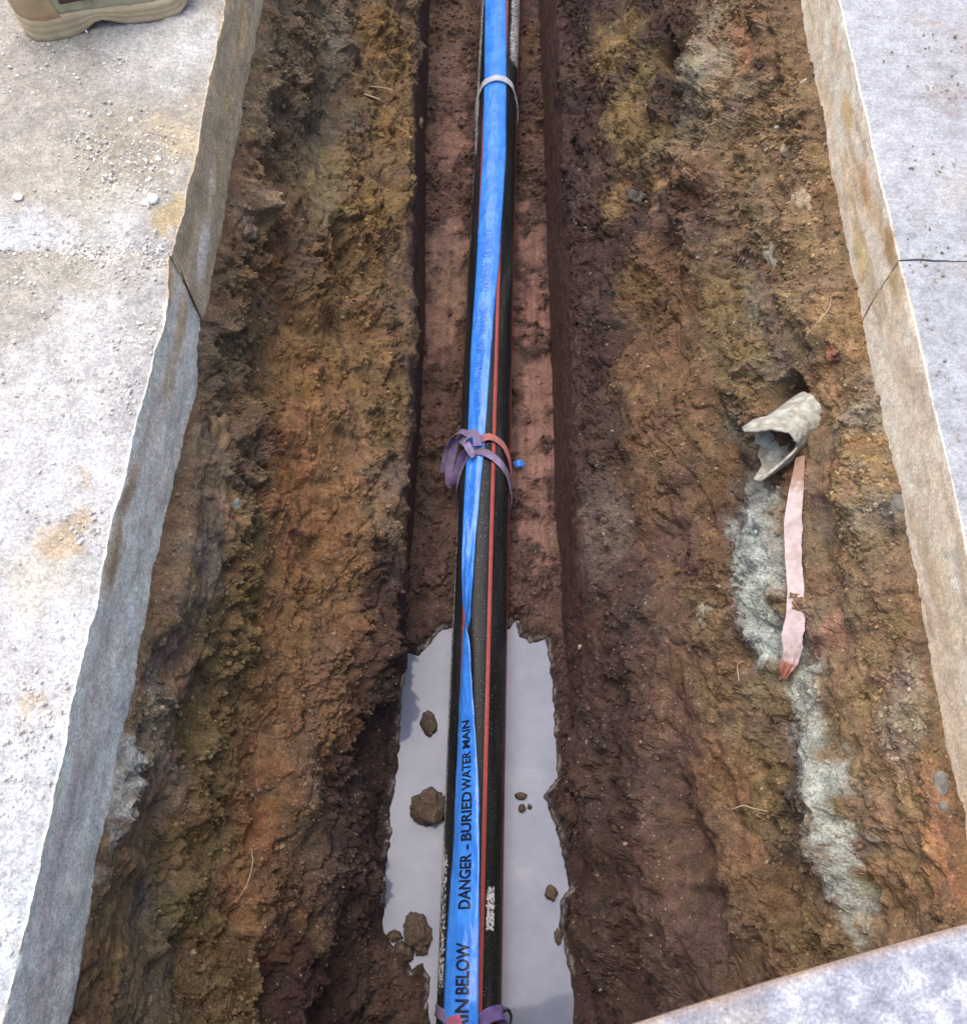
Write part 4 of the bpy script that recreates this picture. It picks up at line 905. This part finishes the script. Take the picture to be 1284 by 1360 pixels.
# crumbs: joined, too many and too small to count
def crumbs(name, VV, CC, W, n, smin, smax, label, cat, mat, up=None, lighten=1.1, seed=1, spike=.35):
    g = np.random.default_rng(seed)
    P = VV.reshape(-1, 3); C = CC.reshape(-1, 3); w_ = W.ravel().copy()
    pj = project(P); vis = (pj[:, 0] > -40) & (pj[:, 0] < 1324) & (pj[:, 1] > -60) & (pj[:, 1] < 1420)
    w_ = w_*vis; w_ /= w_.sum()
    ids = g.choice(len(P), n, p=w_)
    V, F = ICO1
    size = smin*(smax/smin)**(g.random(n)**2.6)
    base = V[None]*(1+spike*g.normal(size=(n, len(V), 1))*.6)
    base = base*(.65+.7*g.random((n, 1, 3)))
    A_ = g.normal(size=(n, 4)); A_ /= np.linalg.norm(A_, axis=1)[:, None]; q0, q1, q2, q3 = A_.T
    Rm = np.stack([np.stack([1-2*(q2*q2+q3*q3), 2*(q1*q2-q0*q3), 2*(q1*q3+q0*q2)], -1), np.stack([2*(q1*q2+q0*q3), 1-2*(q1*q1+q3*q3), 2*(q2*q3-q0*q1)], -1), np.stack([2*(q1*q3-q0*q2), 2*(q2*q3+q0*q1), 1-2*(q1*q1+q2*q2)], -1)], 1)
    pts = np.einsum('nij,nvj->nvi', Rm, base)*size[:, None, None]/2 + P[ids][:, None]
    jit = g.normal(size=(n, 1, 3))*.0015; pts = pts + jit
    if up is not None: pts[..., 2] += size[:, None]*up
    col = C[ids]*(lighten*(.75+.6*g.random((n, 1))))
    pale_ = g.random(n) < .035
    if up is None: col[pale_] = col[pale_]*.4 + lin((168, 156, 134))*.6*(.6+.6*g.random((pale_.sum(), 1)))
    col = np.repeat(col[:, None], len(V), 1).reshape(-1, 3)
    FF = (F[None] + (np.arange(n)*len(V))[:, None, None]).reshape(-1, 3)
    cnt = n*len(V)
    me = mesh_np(name, pts.reshape(-1, 3), FF, False, np.clip(col, .004, .85), {'crumb': np.full(cnt, .6), 'wet': np.zeros(cnt)})
    o = link(name, me, mat); tag(o, label, cat, None, 'stuff'); return o
crumbs('soil_crumbs', WLV, WLC, np.clip(WLR-.3, .02, 1)**1.5, 17000, .0024, .010, 'loose soil crumbs clinging to the left trench wall', 'soil crumbs', M_SOIL, None, 1.15, 1)
crumbs('soil_crumbs', WRV, WRC, np.clip(WRR-.3, .02, 1)**1.5, 19000, .0024, .010, 'loose soil crumbs clinging to the right trench wall', 'soil crumbs', M_SOIL, None, 1.15, 2)
crumbs('soil_crumbs', FV, FC, np.where(sdist > .004, np.clip(crumb-.3, .004, 1), 0), 4200, .003, .016, 'damp soil crumbs strewn over the trench floor', 'soil crumbs', M_SOIL, .1, 1.0, 3)

# crumbs and chips on the left pavement
def slab_pts(pts):   # px, py, radius px, count
    P = []; g = np.random.default_rng(77)
    for x, y, r, k_ in pts:
        c0 = unproj(x, y, 0)
        k_ = int(k_*1.7); P.append(np.c_[c0[:2] + g.normal(size=(k_, 2))*r*.0013, np.full(k_, .001)])
    return np.concatenate(P)
SP = slab_pts([(150, 190, 40, 500), (170, 240, 30, 350), (210, 200, 20, 150), (90, 300, 50, 250), (100, 80, 60, 250), (60, 340, 40, 250), (190, 345, 20, 300), (120, 343, 12, 300), (150, 342, 10, 250), (190, 440, 18, 260), (180, 530, 18, 220), (80, 480, 60, 200), (60, 650, 70, 200), (130, 690, 20, 120), (80, 900, 40, 200), (60, 1020, 35, 420), (30, 1120, 40, 420), (20, 1220, 30, 300), (70, 60, 60, 150)])
SP = SP[(SP[:, 0] < np.where(SP[:, 1] > YJ_L, L_TOP_FAR(SP[:, 1]), L_TOP_NEAR(SP[:, 1]))-.006)]
SPC = np.repeat(lin((206, 200, 192))[None], len(SP), 0)
crumbs('concrete_crumbs', SP[None], SPC[None], np.ones(len(SP)), len(SP), .0012, .0065, 'pale concrete grit and dust crumbs on the left pavement', 'grit', M_STONE, .25, 1.05, 4)
g_ = np.random.default_rng(78); SR_ = []
for x, y, r, k_ in ((1262, 120, 26, 90), (1215, 60, 50, 50), (1250, 230, 30, 40), (1230, 346, 22, 60), (1262, 343, 16, 50), (1250, 480, 30, 40), (1215, 300, 20, 30), (1272, 600, 16, 20)):
    c0 = unproj(x, y, 0); SR_.append(np.c_[c0[:2] + g_.normal(size=(k_, 2))*r*.0012, np.full(k_, .0008)])
SR_ = np.concatenate(SR_); SR_ = SR_[SR_[:, 0] > R_TOP(SR_[:, 1])+.008]
crumbs('concrete_crumbs', SR_[None], np.repeat(lin((150, 138, 120))[None], len(SR_), 0)[None], np.ones(len(SR_)), len(SR_), .0012, .006, 'sparse brown grit on the smooth right pavement', 'grit', M_STONE, .25, 1.0, 5)
for i, (px, py, wx, lb) in enumerate([
  (203, 264, 14, 'white concrete chip on left pavement near the slab edge above the joint'),
  (192, 268, 9, 'smaller white chip beside the white concrete chip near the slab edge'),
  (24, 261, 11, 'white chip on left pavement near the left side of the photo'),
  (54, 278, 8, 'small bright white chip right of another near the left side'),
  (228, 228, 7, 'tiny white stone close to the left slab edge'),
  (174, 157, 7, 'tiny white stone in the grit patch below the boot'),
  (210, 210, 7, 'tiny pale stone in grit beside the left slab edge'),
  (57, 58, 6, 'tiny tan stone against the heel of the boot')]):
    p = unproj(px, py, .004); k = wx*.0012
    lump('concrete_chip', (p[0], p[1], .001+.2*k), (k*1.2, k*1.3, k*.8), (224, 220, 212) if i < 7 else (206, 186, 150), M_STONE, 90+i, lb, 'chip', 'chips on the left pavement', i*.7, .15, ICO2, True)

# ------------------------------------------------------------------ right wall: broken conduit, old marker strip, roots
M_PVC = tint_mat('weathered_plastic', .6, .22, 55, .35, .002)
cq = nearest(WRV, 1045, 580)
zc = cq[2]+.020
kk = np.linalg.norm(cq-np.array([0, 0, H]))/F_PX
root = unproj(1062, 560, zc); tip = unproj(990, 612, zc+.006)
ax = tip-root; ax /= np.linalg.norm(ax)
e1 = np.cross(ax, [0, 0, 1.0]); e1 /= np.linalg.norm(e1); e2 = np.cross(e1, ax)
if e2[2] < 0: e2 = -e2
if e1[1] < 0: e1 = -e1
nA, nL, rad = 97, 34, 35*kk
gA = np.linspace(-math.pi, math.pi, nA)
gd = np.degrees(gA)
lens = kk*np.interp(gd, [-180, -150, -125, -100, -80, -55, -30, 0, 30, 60, 90, 130, 180], [58, 84, 92, 86, 62, 46, 48, 60, 74, 78, 64, 45, 58])
jag = kk*(8*perlin(np.stack([np.cos(gA)*2.4, np.sin(gA)*2.4, gA*0], -1), 12) + 3*perlin(np.stack([np.cos(gA)*6, np.sin(gA)*6, gA*0], -1), 13))
lens = lens + jag
fL = np.linspace(-.3, 1, nL)
O = np.zeros((nA, nL, 3)); I_ = np.zeros_like(O)
for i in range(nA):
    for j in range(nL):
        s_ = fL[j]*lens[i]
        flare = 1 - .14*smooth01(.62, .40, s_/(80*kk)) + .05*(fL[j]**2)*(math.cos(gA[i]*2+1.0))
        dr = math.cos(gA[i])*e2 + math.sin(gA[i])*e1
        flare *= 1 + .10*math.sin(gA[i]*3+1.2+fL[j]*2.0)*max(0, fL[j])
        O[i, j] = root + ax*s_ + dr*rad*flare; I_[i, j] = root + ax*s_ + dr*(rad*flare-.0048)
O = O + .0026*fbm(O/.010, 3, 61)[..., None]*np.array([0, 0, 1.0])
k = nA*nL; ii = np.arange(k).reshape(nA, nL)
rim = [np.stack([ii[:-1, -1], ii[1:, -1], ii[1:, -1]+k, ii[:-1, -1]+k], -1), np.stack([ii[0, :-1], ii[0, 1:], ii[0, 1:]+k, ii[0, :-1]+k], -1), np.stack([ii[-1, :-1], ii[-1, :-1]+k, ii[-1, 1:]+k, ii[-1, 1:]], -1)]
VV = np.r_[O.reshape(-1, 3), I_.reshape(-1, 3)]
dirt = smooth01(-.25, .35, fbm(VV/.022, 6, 44, .7))
pc = lin((176, 176, 166))[None]*(1-dirt[:, None]) + lin((146, 140, 126))[None]*dirt[:, None]
me = mesh_np('broken_conduit', VV, np.r_[grid_faces(nA, nL), grid_faces(nA, nL, True)+k, *rim], True, pc)
bm = bmesh.new(); bm.from_mesh(me); bmesh.ops.recalc_face_normals(bm, faces=bm.faces); bm.to_mesh(me); bm.free()
cd = link('broken_conduit', me, M_PVC); tag(cd, 'broken dirty white plastic conduit end jutting out of the right wall', 'conduit')

M_STRIP = tint_mat('faded_strip', .75, .15, 70, .3, .002)
sp_px = [(1063, 606, 11), (1057, 645, 16), (1053, 690, 20), (1054, 740, 20), (1056, 785, 18), (1055, 815, 20), (1053, 840, 26), (1052, 862, 20), (1047, 885, 20), (1041, 903, 5)]
pts, wid = [], []
for px, py, wpx in sp_px:
    p = nearest(WRV, px, py); k = np.linalg.norm(p-np.array([0, 0, H]))/F_PX
    pts.append(p); wid.append(wpx*k)
pts = np.array(pts); tq = np.linspace(0, 1, len(pts))
zf = np.polyval(np.polyfit(tq, pts[:, 2], 2), tq)                       # hangs clear of the lumps behind it
P = np.array([unproj(px, py, z_+.016) for (px, py, _), z_ in zip(sp_px, zf)])
ns, nw = 110, 13
ts = np.linspace(0, 1, ns); C = np.stack([np.interp(ts, tq, P[:, i]) for i in range(3)], -1)
W_ = np.interp(ts, tq, wid)
cs = np.linspace(-.5, .5, nw)
ragL = .05*fbm(np.stack([ts*5, ts*0, ts*0], -1), 5, 71, .6); ragR = .11*fbm(np.stack([ts*7, ts*0, ts*0+5], -1), 5, 72, .68)
G = C[:, None] + np.array([1, .08, .42])[None, None]*((cs[None]+np.where(cs < 0, ragL[:, None], ragR[:, None])*np.abs(cs)*2)*W_[:, None])[..., None]
fold = .004*np.abs(((cs[None]*2.2 + .6*perlin(np.stack([ts*9, 0*ts, 0*ts], -1), 74)[:, None]) % 1)-.5)*smooth01(.55, .9, ts)[:, None]*2.5
G[..., 2] += .0007*fbm(G/.03, 3, 73) + fold
cut = .012*fbm(np.stack([cs*7, cs*0, cs*0+3], -1), 3, 75)                 # torn lower end
G[-8:] += (np.linspace(0, 1, 8)[:, None]*cut[None])[..., None]*np.array([0, .3, 0])
k = ns*nw; V = np.r_[G.reshape(-1, 3), (G-np.array([0, 0, .0012])).reshape(-1, 3)]
ii = np.arange(k).reshape(ns, nw)
rims = [np.stack([ii[:-1, 0], ii[1:, 0], ii[1:, 0]+k, ii[:-1, 0]+k], -1), np.stack([ii[:-1, -1], ii[:-1, -1]+k, ii[1:, -1]+k, ii[1:, -1]], -1), np.stack([ii[0, :-1], ii[0, :-1]+k, ii[0, 1:]+k, ii[0, 1:]], -1), np.stack([ii[-1, :-1], ii[-1, 1:], ii[-1, 1:]+k, ii[-1, :-1]+k], -1)]
pjv = project(V)
cA, cB, cC, cD = lin((146, 116, 100)), lin((184, 166, 164)), lin((150, 92, 78)), lin((120, 98, 76))
f1 = smooth01(640, 655, pjv[:, 1] + 12*fbm(V/.01, 2, 76))[:, None]; f2 = smooth01(866, 892, pjv[:, 1] - .8*(pjv[:, 0]-1045) + 16*fbm(V/.01, 3, 77))[:, None]
tc = (cA*(1-f1)+cB*f1)*(1-f2)+cC*f2
st_ = smooth01(.12, .6, fbm(V/.03, 4, 78, .65))[:, None]*.3
tc = (tc*(1-st_)+cD*st_)*(1+.10*fbm(V/.012, 3, 70))[:, None]
me = mesh_np('marker_strip', V, np.r_[grid_faces(ns, nw), grid_faces(ns, nw, True)+k, *rims], False, np.clip(tc, .01, .8))
bm = bmesh.new(); bm.from_mesh(me); bmesh.ops.recalc_face_normals(bm, faces=bm.faces); bm.to_mesh(me); bm.free()
stp = link('marker_strip', me, M_STRIP)
tag(stp, 'torn faded pink warning strip hanging below the conduit over grey cement', 'strip')

def tube(name, pts, r, mat, label, cat):
    P = np.array(pts, float); n0 = len(P); t_ = np.linspace(0, n0-1, (n0-1)*6+1)
    C = np.stack([np.interp(t_, np.arange(n0), P[:, i]) for i in range(3)], -1)
    kx = np.ones(5)/5; C[2:-2] = np.stack([np.convolve(C[:, i], kx, 'valid') for i in range(3)], -1)
    T = np.gradient(C, axis=0); T /= np.linalg.norm(T, axis=1)[:, None]
    u_ = np.cross(T, [.3, .2, 1]); u_ /= np.linalg.norm(u_, axis=1)[:, None]; v_ = np.cross(T, u_)
    th_ = np.linspace(0, 2*math.pi, 7)[:-1]; rr_ = r*np.linspace(1, .45, len(C))
    G = C[:, None] + rr_[:, None, None]*(np.cos(th_)[None, :, None]*u_[:, None]+np.sin(th_)[None, :, None]*v_[:, None])
    G = np.concatenate([G, G[:, :1]], 1)
    o = link(name, mesh_np(name, G.reshape(-1, 3), grid_faces(len(C), 7)), mat); tag(o, label, cat); return o
M_ROOT = simple_mat('dry_root', (.42, .33, .22), .8, .2, 80, 0)
def root_at(VV, pix, lift, r, lab):
    tube('root', [nearest(VV, x, y) + np.array(lift)*w_ for (x, y), w_ in pix], r, M_ROOT, lab, 'root')
root_at(WRV, [((966, 1077), .2), ((980, 1076), 1), ((995, 1073), 1.3), ((1008, 1075), 1.2), ((1022, 1079), .2)], (-.012, 0, .014), .0013, 'pale dry root fibre lying across the lower right wall')
root_at(WRV, [((1072, 448), .2), ((1085, 440), 1), ((1098, 428), 1), ((1104, 412), .6), ((1103, 398), .1)], (-.012, 0, .014), .0012, 'thin pale root curling under the right slab near the brick fragment')
root_at(WLV, [((482, 124), .2), ((492, 131), 1), ((503, 138), 1.2), ((512, 142), .3)], (.02, -.01, .01), .0022, 'dark rootlet sticking out of the ochre left wall')
root_at(WLV, [((490, 114), .2), ((503, 117), 1), ((514, 121), 1), ((523, 122), .2)], (.02, -.01, .01), .0018, 'upper of two rootlets in the ochre left wall near the top')
root_at(WLV, [((334, 1128), .1), ((326, 1146), 1), ((322, 1168), 1), ((312, 1188), 1), ((299, 1204), .2)], (.014, 0, .012), .0010, 'hair-thin root hanging on the lower left wall above the dark hollow')
root_at(WRV, [((983, 905), .2), ((986, 885), 1), ((992, 878), .4)], (-.012, 0, .012), .0009, 'short pale root fibre left of the torn pink strip end')

# ------------------------------------------------------------------ steel road plate over the trench under the photographer
m, t, n, l, b = new_mat('weathered_steel')
v = coords(n, l); n1 = noise_node(n, l, 26, 7, .72, v); n2 = noise_node(n, l, 6, 5, .6, v); n3 = noise_node(n, l, 240, 4, .7, v)
c_ = ramp(n, l, n1.outputs['Fac'], [(.36, (.20, .205, .25)), (.5, (.30, .31, .36)), (.62, (.50, .50, .52))]).outputs[0]
rs = ramp(n, l, n2.outputs['Fac'], [(.58, g3(0)), (.74, g3(.5))]).outputs[0]
c_ = mixc(n, l, rs, c_, (.34, .27, .21))
at = n.new('ShaderNodeAttribute'); at.attribute_name = 'edge'
em = n.new('ShaderNodeMath'); em.operation = 'MULTIPLY'; l.new(at.outputs['Fac'], em.inputs[0]); l.new(n1.outputs['Fac'], em.inputs[1])
c_ = mixc(n, l, em.outputs[0], c_, (.33, .20, .11))
c_ = mixc(n, l, 1.0, c_, ramp(n, l, n3.outputs['Fac'], [(.3, g3(.6)), (.7, g3(1.3))]).outputs[0], 'MULTIPLY')
l.new(c_, b.inputs['Base Color']); b.inputs['Roughness'].default_value = .7; b.inputs['Metallic'].default_value = .0
bp = n.new('ShaderNodeBump'); bp.inputs['Distance'].default_value = .002; bp.inputs['Strength'].default_value = .4
l.new(n1.outputs['Fac'], bp.inputs['Height']); l.new(bp.outputs[0], b.inputs['Normal'])
pa, pb, pm = unproj(845, 1360, .024), unproj(1284, 1228, .024), unproj(1065, 1289.5, .024)
dx = (pb-pa)/np.linalg.norm(pb-pa); nrm = np.array([-dx[1], dx[0], 0])
sag = float((pm-pa)@nrm)
us = np.linspace(-1.25, 1.25, 90)
mid = (pa+pb)/2; hl = np.linalg.norm(pb-pa)/2
edge = np.array([mid + dx*u_ + nrm*sag*.7*(1-np.clip((u_/hl), -1.1, 1.1)**2) for u_ in us])
dep = np.r_[0, .003, .012, .03, .07, np.linspace(.12, 1.1, 12)]
G = edge[:, None] - nrm[None, None]*dep[None, :, None]; G[..., 2] = .024
G[:, 0, 2] -= .0035
bot_ = G.copy(); bot_[..., 2] = .006
n_, m_ = G.shape[:2]; k = n_*m_; ii = np.arange(k).reshape(n_, m_)
V = np.r_[G.reshape(-1, 3), bot_.reshape(-1, 3)]
sides = [np.stack([ii[:-1, 0], ii[1:, 0], ii[1:, 0]+k, ii[:-1, 0]+k], -1), np.stack([ii[:-1, -1], ii[:-1, -1]+k, ii[1:, -1]+k, ii[1:, -1]], -1), np.stack([ii[0, :-1], ii[0, :-1]+k, ii[0, 1:]+k, ii[0, 1:]], -1), np.stack([ii[-1, :-1], ii[-1, 1:], ii[-1, 1:]+k, ii[-1, :-1]+k], -1)]
ed = np.repeat(np.interp(dep, [0, .003, .008], [1.6, .9, 0])[None], n_, 0)
me = mesh_np('steel_plate', V, np.r_[grid_faces(n_, m_), grid_faces(n_, m_, True)+k, *sides], False, None, {'edge': np.r_[ed.ravel(), np.full(k, 1.5)]})
bm = bmesh.new(); bm.from_mesh(me); bmesh.ops.recalc_face_normals(bm, faces=bm.faces); bm.to_mesh(me); bm.free()
tag(link('steel_plate', me, m), 'rust-stained pale grey steel plate laid across the trench at lower right', 'steel plate')

# ------------------------------------------------------------------ work boot on the left pavement
M_SOLE = simple_mat('tan_rubber', lin((192, 172, 138)), .75, .18, 35, .25, .002)
M_UP = simple_mat('dusty_suede', lin((170, 164, 134)), .9, .2, 45, .3, .002)
M_HEEL = simple_mat('tan_suede', lin((178, 152, 118)), .9, .18, 45, .3, .002)
M_DARK = simple_mat('dark_maroon_panel', lin((86, 62, 62)), .8, .15, 60, .2)
heel = unproj(40, 30, 0); toe_dir_px = unproj(262, -6, 0)
hp = unproj(46, 52, 0); tp = unproj(250, 8, 0)
bd_ = tp-hp; bd_[2] = 0; bd_ /= np.linalg.norm(bd_)
bl = np.array([-bd_[1], bd_[0], 0])            # towards the far (inner) side
BL, BW = .305, .105
org = hp + bl*BW*.43 - bd_*.006 + np.array([0, -.024, 0])
boot = empty('work_boot', tuple(org)); tag(boot, 'dusty tan work boot standing on the left pavement at the top corner', 'boot')
def foot_outline(u_, grow=0.0):
    """half widths (near side, far side) of the sole along u 0..1"""
    near = np.interp(u_, [0, .02, .06, .13, .25, .40, .5, .62, .75, .87, .95, .985, 1], [0, .018, .031, .039, .040, .034, .034, .040, .045, .042, .030, .018, 0])
    far = np.interp(u_, [0, .02, .06, .13, .25, .40, .5, .62, .75, .87, .95, .985, 1], [0, .018, .031, .039, .040, .042, .045, .050, .053, .048, .033, .018, 0])
    return near, far
def boot_loft(name, zs, us_, wfun, mat, parent, topcap=True, seg=None):
    """stack of closed outlines; wfun(level index)->(list of (u,side offset)) in boot axes"""
    loops = []
    for k_, z_ in enumerate(zs):
        loops.append(wfun(k_, z_))
    L = np.array(loops); nz, ns = L.shape[:2]
    Vv = org[None, None] + L[..., 0:1]*bd_ + L[..., 1:2]*bl + L[..., 2:3]*np.array([0, 0, 1])
    V = np.concatenate([Vv, Vv[:, :1]], 1)
    bm = bmesh.new(); rows_ = []
    for r in Vv: rows_.append([bm.verts.new(p) for p in r])
    for a_, b_ in zip(rows_[:-1], rows_[1:]):
        for i in range(ns):
            bm.faces.new([a_[i], a_[(i+1) % ns], b_[(i+1) % ns], b_[i]])
    bm.faces.new(rows_[0][::-1]); 
    if topcap: bm.faces.new(rows_[-1])
    bmesh.ops.recalc_face_normals(bm, faces=bm.faces)
    for f in bm.faces: f.smooth = len(f.verts) == 4
    me = bpy.data.meshes.new(name); bm.to_mesh(me); bm.free()
    return child(name, me, mat, parent)
uo = (1-np.cos(np.linspace(0, math.pi, 40)))/2
def outline(scale_w, inset, z_fn, u0=0.0, u1=1.0):
    ne, fa = foot_outline(uo)
    u_ = (u0+(u1-u0)*uo)
    a_ = np.stack([u_*BL, -ne*scale_w+inset*np.sign(ne), z_fn(u_, -1)], -1)
    b_ = np.stack([u_[::-1]*BL, fa[::-1]*scale_w-inset, z_fn(u_[::-1], 1)], -1)
    return np.r_[a_, b_[1:-1]]
def sole_z(k_):
    # underside arched at the waist and rolled up at the toe, ridged side wall
    def f(u_, s):
        under = .016*np.exp(-((u_-.43)/.09)**2) + .035*smooth01(.80, 1.02, u_)**2 + .006*smooth01(.06, 0, u_)
        top = .046 - .010*smooth01(.2, .55, u_) + .030*smooth01(.80, 1.02, u_)**1.6 + .004*smooth01(.15, 0, u_)
        return under + (top-under)*k_
    return f
lev = [0, .06, .15, .32, .36, .42, .58, .63, .69, .84, .9, 1.0]
grw = [.95, 1.0, 1.035, 1.03, 1.0, 1.04, 1.05, 1.015, 1.05, 1.05, 1.02, .97]
boot_loft('sole', lev, None, lambda k_, z_: outline(grw[k_], 0, sole_z(z_), -.012*(grw[k_]-1)*10, 1+.012*(grw[k_]-1)*10), M_SOLE, boot)
def upper_loop(f):
    """f 0..1 from the welt up to the collar"""
    u1 = np.interp(f, [0, .15, .3, .5, .7, 1], [.985, .95, .80, .58, .47, .44]); u0 = np.interp(f, [0, .2, .5, 1], [.012, .0, .03, .02])
    wsc = np.interp(f, [0, .12, .3, .6, 1], [.93, .93, .84, .78, .86])
    zb = np.interp(f, [0, .15, .3, .5, .7, 1], [.036, .058, .085, .115, .15, .205])
    def z_fn(u_, s):
        base = sole_z(1.0)(np.clip(u_, 0, 1), s)
        return np.where(True, zb + (base-.042)*(1-f), 0)
    return outline(wsc, 0, z_fn, u0, u1)
fs = np.linspace(0, 1, 14)
boot_loft('upper', fs, None, lambda k_, z_: upper_loop(z_), M_UP, boot)
# heel counter: panel lying over the back third
def arc_panel(name, f0, f1, u_lo, u_hi_fn, mat, parent, lift=.0025, both=True, nseg=16):
    rows_ = []
    for f in np.linspace(f0, f1, 7):
        Lp = upper_loop(f); 
        cxy = Lp[:, :2].mean(0)
        n2 = len(uo)
        u1_ = u_hi_fn(f)
        near = Lp[:n2]; far_ = np.r_[Lp[:1], Lp[n2:][::-1]]
        un = near[:, 0]/BL; uf = far_[:, 0]/BL
        us2 = np.linspace(u1_, max(un.min(), u_lo)+.0005, nseg)
        q1 = np.stack([np.interp(us2, un, near[:, j]) for j in range(3)], -1)
        q2 = np.stack([np.interp(us2[::-1], uf[np.argsort(uf)], far_[np.argsort(uf), j]) for j in range(3)], -1)
        q = np.r_[q1, q2[1:]] if both else q1
        dirv = q[:, :2]-np.array([.12*BL if both else cxy[0], .004]); 
        if not both: dirv[:, 0] = 0
        dirv /= np.linalg.norm(dirv, axis=1)[:, None]+1e-9
        q = q.copy(); q[:, :2] += dirv*lift
        rows_.append(q)
    G = np.array(rows_); Vv = org + G[..., 0:1]*bd_ + G[..., 1:2]*bl + G[..., 2:3]*np.array([0, 0, 1])
    o = child(name, mesh_np(name, Vv.reshape(-1, 3), grid_faces(*Vv.shape[:2])), mat, parent)
    md = o.modifiers.new('thickness', 'SOLIDIFY'); md.thickness = .0035; md.offset = 0
    return o
arc_panel('heel_counter', 0.0, .62, .0, lambda f: .235-.10*f, M_HEEL, boot)
arc_panel('side_panel', .16, .42, .26, lambda f: .46+.1*f, M_DARK, boot, .0022, False)
# seam beads across the side of the upper
for u_ in (.40, .60):
    pts = []
    for f in np.linspace(.0, .20, 6):
        Lp = upper_loop(f)[:len(uo)]; q = np.array([np.interp((u_+.03*math.sin(f*18))*BL, Lp[:, 0], Lp[:, j]) for j in range(3)]); q[1] -= .0012
        pts.append(org + q[0]*bd_ + q[1]*bl + q[2]*np.array([0, 0, 1]))
    P = np.array(pts); th_ = np.linspace(0, 2*math.pi, 7)
    G = P[:, None] + .0016*(np.cos(th_)[None, :, None]*bd_ + np.sin(th_)[None, :, None]*np.array([0, 0, 1.0])*.6 - np.sin(th_)[None, :, None]*bl*.6)
    child('seam', mesh_np('seam', G.reshape(-1, 3), grid_faces(len(P), 7)), M_UP, boot)
# collar roll and laces
Lc = upper_loop(1.0); P = org + Lc[:, 0:1]*bd_ + Lc[:, 1:2]*bl + Lc[:, 2:3]*np.array([0, 0, 1])
P = np.r_[P, P[:1]]; ctr = P.mean(0); th_ = np.linspace(0, 2*math.pi, 9)
rad_ = (P-ctr); rad_[:, 2] = 0; rad_ /= np.linalg.norm(rad_, axis=1)[:, None]+1e-9
G = P[:, None] + .008*(np.cos(th_)[None, :, None]*rad_[:, None] + np.sin(th_)[None, :, None]*np.array([0, 0, 1.0]))
child('collar', mesh_np('collar', G.reshape(-1, 3), grid_faces(len(P), 9)), M_HEEL, boot)
for f in (.34, .44, .54, .64, .74):
    Lp = upper_loop(f); n2 = len(uo); near = Lp[:n2]; far_ = np.r_[Lp[:1], Lp[n2:][::-1]]
    um = near[:, 0].max(); pts = []
    for s_ in np.linspace(-1, 1, 9):
        ua = um - .032*abs(s_)
        arr = near if s_ < 0 else far_
        od = np.argsort(arr[:, 0])
        q = np.array([np.interp(ua, arr[od, 0], arr[od, j]) for j in range(3)]); q[0] += .003
        pts.append(org + q[0]*bd_ + q[1]*bl + (q[2]+.003)*np.array([0, 0, 1]))
    P = np.array(pts); th_ = np.linspace(0, 2*math.pi, 7)
    G = P[:, None] + .0025*(np.cos(th_)[None, :, None]*bd_ + np.sin(th_)[None, :, None]*np.array([0, 0, 1.0]))
    child('lace', mesh_np('lace', G.reshape(-1, 3), grid_faces(len(P), 7)), M_HEEL, boot)
